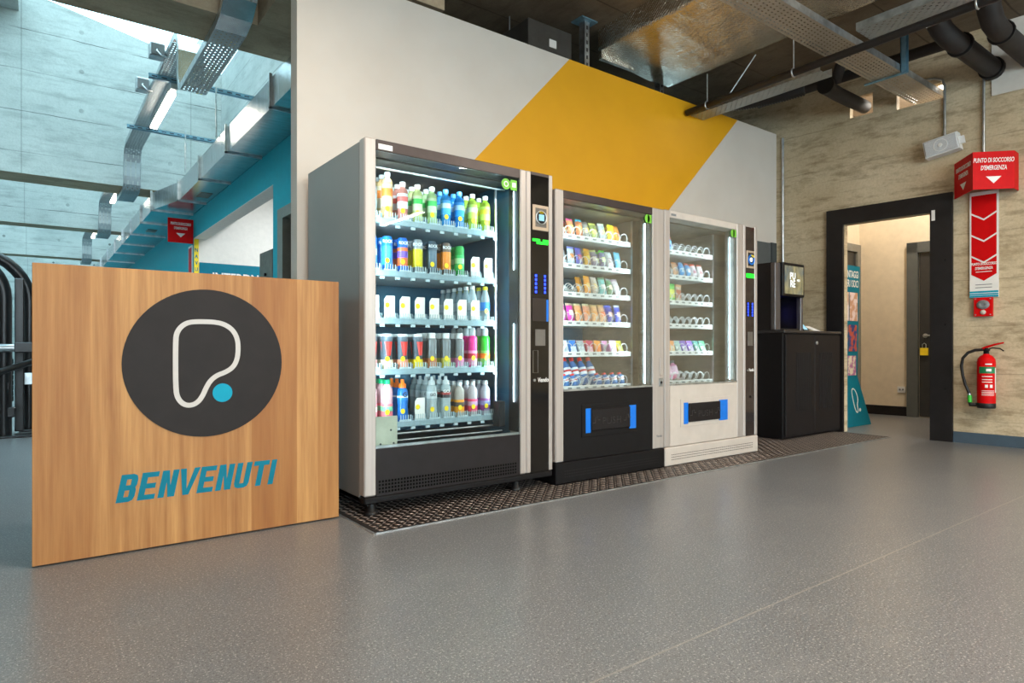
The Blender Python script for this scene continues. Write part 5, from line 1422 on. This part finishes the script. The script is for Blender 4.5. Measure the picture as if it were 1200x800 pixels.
MB().box(1.9015, 1.903, 10.50, 10.72, 1.60, 2.30).build('red_field', m_red, g2)
g3 = thing('vertical_sign', 'narrow yellow vertical sign with teal letters at the opening edge', 'sign', (1.96, 10.42, 1.4))
MB().box(1.923, 1.985, 10.414, 10.4255, 1.30, 2.415).build('panel', m_yellow, g3)
for i, ch in enumerate('NAVU'):
    text_mb(ch, .075, lambda u, v, w, i=i: (1.954 + u, 10.4135 - w, 2.25 - i * .095 + v), .001, .8, 0, .002).build('lettering', m_teal_print, g3)
g4 = thing('wall_panel_sign', 'teal panel with white letters low on the white side-room wall', 'sign', (2.45, 10.42, 1.7))
MB().box(1.995, 2.93, 10.416, 10.431, 1.55, 2.075).build('panel', m_teal_print, g4)
text_mb('INTERDN', .16, lambda u, v, w: (2.51 + u, 10.4155 - w, 1.872 + v), .001, 1.0, 0, .004).build('lettering', m_white, g4)
g5 = thing('locker', 'grey metal locker just inside the white side-room opening', 'locker', (2.6, 8.4, 0))
MB().rbox(2.36, 2.9, 8.05, 8.6, 0, 2.02, .006).build('body', m_grey_metal, g5)
MB().box(2.40, 2.46, 8.045, 8.05, .05, 1.98).build('door', m_doorgrey, g5)
MB().cyl((2.355, 8.3, 1.72), (2.335, 8.3, 1.72), .02, 10).build('lock', m_rubber, g5)

# foil-wrapped duct over the lobby
fd = MB(); NX, NY = 40, 80
import mathutils
def fp_(u, v, side):
    return None
x0, x1, y0, y1 = 3.76, 4.66, 1.3, 3.83
vs = []
for j in range(NY + 1):
    y = y0 + (y1 - y0) * j / NY
    for i in range(NX + 1):
        u = i / NX
        if u < .12: x = x0; z = CEIL - .002 - (CEIL - .002 - 3.262) * u / .12
        elif u > .88: x = x1; z = 3.187 + (CEIL - .002 - 3.187) * (u - .88) / .12
        else:
            q = (u - .12) / .76; x = x0 + (x1 - x0) * q; z = 3.262 - .075 * q - .02 * math.sin(math.pi * q)
        nv = mathutils.noise.noise((x * 3.0, y * 1.6, 1.7)); n2 = mathutils.noise.noise((x * 4, y * 9, 4.1))
        z2 = z + (.016 * nv + .014 * n2) * (0 if u == 0 or u == 1 else 1)
        vs.append((x + (.012 * n2 if u < .13 or u > .87 else 0), y, min(z2, CEIL - .001)))
fs = []
for j in range(NY):
    for i in range(NX): fs.append([j * (NX + 1) + i, j * (NX + 1) + i + 1, (j + 1) * (NX + 1) + i + 1, (j + 1) * (NX + 1) + i])
fd.add(vs, fs, 0, True)
fdu = thing('insulated_duct', 'flat duct wrapped in crinkled silver foil under the lobby ceiling', 'duct', (4.2, 2.2, 3.26))
fd.build('foil_wrap', m_foil, fdu)
MB().box(3.78, 4.64, 3.80, 3.835, 3.20, CEIL - .002).build('end_face', m_foil, fdu)

tray('cable_tray', 'wide perforated cable tray crossing the ceiling into the concrete wall hole', [(2.6, 2.98), (6.40, 2.98)], 2.20, 2.43, 'x', m_perf_x, (4.5, 2.3, 2.98), .055)
tray('cable_tray', 'perforated cable tray above the black pipe, near side of the crossing tray', [(0.6, 3.06), (2.18, 3.06)], 4.70, 4.92, 'y', m_perf_y, (4.8, 1.4, 3.06), .055)
tray('cable_tray', 'narrow galvanised cable tray beside the black pipe, ending over the partition', [(2.46, 2.885), (3.64, 2.885)], 4.74, 4.92, 'y', m_perf_y, (4.8, 3.0, 2.885), .06)
pp = thing('black_pipe', 'thin black pipe with open end hanging in front of the yellow band', 'pipe', (4.6, 2.5, 2.9))
MB().tube([(4.685, 3.64, 2.90), (4.65, 2.5, 2.90), (4.62, 1.4, 2.90), (4.60, .7, 2.90)], .028, 14).build('tube', m_pipe, pp)
for y in (3.42, 2.62, 1.42):
    x = 4.685 - (3.64 - y) * .031
    b = MB().tube([(x + .031 * math.cos(a * math.pi / 8), y, 2.90 + .031 * math.sin(a * math.pi / 8)) for a in range(16)], .006, 6, closed=True)
    b.build('pipe_clip', m_galv, pp); MB().cyl((x, y, 2.93), (x, y, 3.17), .0055, 8).build('hanger_rod', m_galv, pp)
MB().cyl((4.70, 3.22, 2.93), (4.78, 3.02, 3.22), .006, 8).build('brace_rod', m_galv, pp)
def bigpipe(label, path, r, flange=None, loc=None):
    t = thing('insulated_pipe', label, 'pipe', loc or path[0])
    MB().tube(path, r, 16).build('insulation', m_insul, t)
    if flange:
        for p, q in flange: MB().cyl(p, q, r * 1.2, 18).build('collar', m_rubber, t)
def elbow(c, r, a, b, n=6):
    return [Vector(c) + Vector(a) * r * (1 - math.sin(R(90 * i / n))) + Vector(b) * r * (1 - math.cos(R(90 * i / n))) for i in range(n + 1)]
bigpipe('thick black insulated pipe with elbow entering the wall above the loudspeaker', [(6.27, 1.83, 3.08), (5.62, 1.83, 3.08), (5.53, 1.84, 3.085), (5.46, 1.86, 3.11), (5.42, 1.89, 3.16), (5.40, 1.92, 3.24), (5.39, 1.95, CEIL - .01)], .075,
        [((6.24, 1.83, 3.08), (6.29, 1.83, 3.08)), ((5.60, 1.83, 3.08), (5.58, 1.83, 3.08))])
bigpipe('black pipe running along the ceiling in the shadow behind the elbow pipe', [(5.80, 1.98, 3.21), (5.78, 2.7, 3.21), (5.74, 3.6, 3.21)], .045)
bigpipe('thick black insulated pipe at the top right corner of the ceiling', [(6.29, 1.58, 3.08), (5.56, 1.58, 3.08), (5.44, 1.58, 3.10), (5.36, 1.58, 3.17), (5.33, 1.58, 3.28), (5.33, 1.58, CEIL)], .072,
        [((5.62, 1.58, 3.08), (5.60, 1.58, 3.08))])
bigpipe('short black pipe with capped end entering the middle wall hole', [(6.30, 2.84, 3.075), (5.80, 2.84, 3.075), (5.62, 2.83, 3.075), (5.53, 2.81, 3.075)], .06, [((5.54, 2.812, 3.075), (5.50, 2.808, 3.075))])
bigpipe('black pipe branching up beside the capped pipe', [(5.70, 2.82, 3.16), (5.64, 2.75, 3.25), (5.60, 2.66, 3.36)], .045)
hs = MB(); pth = []; rr_ = []
for i in range(70):
    q = i / 69; pth.append((5.36 - .28 * q, 2.92 + .70 * q, 3.045 - .03 * math.sin(math.pi * q) + .0)); rr_.append(.05 + (.008 if i % 2 else 0))
hs.tube(pth, rr_, 12).build('flexible_hose', m_rubber, None, label='black corrugated hose hanging behind the ceiling trays', category='hose', origin=(5.2, 3.2, 3.0))
def post(x, y, zt, lb):
    t = thing('support_post', lb, 'post', (x, y, 3.02))
    b = MB().box(x - .03, x + .03, y - .03, y - .025, 2.6, zt - .012); b.box(x - .03, x - .025, y - .03, y + .03, 2.6, zt - .012); b.box(x + .025, x + .03, y - .03, y + .03, 2.6, zt - .012)
    b.build('channel', m_galv, t)
    s = MB()
    for i in range(8): s.box(x - .008, x + .008, y - .0312, y - .0302, 2.95 + i * .06, 2.98 + i * .06)
    s.build('slot', m_dark_print, t)
    MB().box(x - .085, x + .085, y - .065, y + .065, zt - .012, zt - .001).build('base_plate', m_strut, t)
post(3.585, 3.80, CEIL, 'galvanised slotted post between partition top and ceiling, left of the foil duct')
post(4.62, 3.90, CEIL - .0, 'galvanised slotted post in shadow under the foil duct end')
hg = thing('tray_hanger', 'galvanised channel hanger holding the crossing cable tray', 'hanger', (5.5, 2.2, 3.0))
b = MB().box(5.47, 5.53, 2.192, 2.197, 2.97, CEIL); b.box(5.47, 5.475, 2.16, 2.197, 2.97, CEIL); b.box(5.525, 5.53, 2.16, 2.197, 2.97, CEIL); b.build('channel', m_strut, hg)
b = MB().cyl((5.50, 2.15, 2.968), (5.50, 2.48, 2.968), .010, 8); b.build('crossbar', m_strut, hg)
bx = thing('ventilation_box', 'grey sheet-metal ventilation box sitting above the partition', 'box', (3.2, 4.0, 3.09))
MB().rbox(2.988, 3.427, 3.78, 4.5, 3.07, 3.289, .004).build('casing', M('grey_sheet', (92, 90, 86), .4, .6, .06), bx)
for x in (3.05, 3.36): MB().cyl((x, 4.1, 3.289), (x, 4.1, CEIL), .006, 8).build('hanger_rod', m_galv, bx)
MB().box(3.195, 3.265, 3.777, 3.78, 3.125, 3.185).build('type_label', m_white, bx)

def conduit(name, label, path, r=.011):
    MB().tube(path, r, 10).build(name, m_galv, None, label=label, category='conduit', origin=path[0])
conduit('wall_conduit', 'grey conduit dropping down the wall to the loudspeaker', [RW(2.165, .016, 2.60), RW(2.165, .016, 3.04), RW(2.18, .018, 3.10), RW(2.24, .02, 3.13), RW(2.5, .03, 3.16)])
conduit('wall_conduit', 'grey conduit dropping down the wall behind the red sign', [RW(1.889, .016, 2.10), RW(1.889, .016, 3.20)], .010)
conduit('wall_conduit', 'grey conduit in the corner beside the partition', [RW(3.585, .016, .96), RW(3.585, .016, 2.95)], .012)

# ------------------------------------------------------------------ gym machine on the left
gm = thing('strength_machine', 'black tubular gym machine behind the left edge of the desk', 'gym machine', (-.15, 7.4, 0))
def bent(x, y, top, reach, r, label=None):
    pts = [(x, y, 0.01)]
    for i in range(8): pts.append((x, y, .2 + i * .15))
    for i in range(1, 9):
        a = R(i * 10); pts.append((x - .45 * (1 - math.cos(a)) * reach, y - .02 * i * 0, 1.25 + (top - 1.25) * math.sin(a) / math.sin(R(80))))
    e = pts[-1]; pts.append((e[0] - .3, e[1], e[2] + .02))
    return MB().tube(pts, r, 14)
bent(-.02, 7.75, 1.70, 1.0, .052).build('upright', m_gunmetal, gm)
bent(-.20, 7.30, 1.62, 0.8, .058).build('upright', m_gunmetal, gm)
MB().rbox(-.13, -.06, 7.55, 7.62, .02, 1.45, .008).build('guide_post', m_gunmetal, gm)
MB().rbox(-.38, -.32, 7.9, 7.96, .02, 1.45, .008).build('guide_post', m_gunmetal, gm)
MB().tube([(-.9, 7.15, .80), (-.12, 7.15, .80)], .035, 12).build('crossbar', m_galv, gm)
MB().rbox(-.125, .10, 7.11, 7.19, .76, .85, .006).build('crossbar', m_gunmetal, gm)
MB().tube([(-.6, 7.05, .45), (.12, 7.25, .72)], .028, 12).build('brace', m_gunmetal, gm)
MB().rbox(-.7, -.12, 7.25, 7.34, .18, .27, .008).build('lower_rail', m_gunmetal, gm)
MB().rbox(-.7, -.16, 7.25, 7.34, .42, .50, .008).build('lower_rail', m_gunmetal, gm)
MB().rbox(-.75, -.24, 7.0, 7.35, 1.42, 1.55, .03).build('back_pad', M('navy_vinyl', (30, 46, 66), .4), gm)
MB().rbox(-.32, .0, 7.2, 7.42, .0, .018, .004).build('base_foot', m_gunmetal, gm)
MB().rbox(-.10, .08, 7.65, 7.85, .0, .018, .004).build('base_foot', m_gunmetal, gm)
MB().rbox(-.06, .04, 7.68, 7.72, .45, .56, .004).build('stop_block', m_galv, gm)
stk = MB()
for i in range(8): stk.rbox(-.30, -.14, 7.60, 7.72, .30 + i * .05, .345 + i * .05, .004)
stk.build('weight_stack', m_rubber, gm)
MB().rbox(-.35, -.31, 7.02, 7.06, .52, .76, .003).build('info_label', m_white, gm)
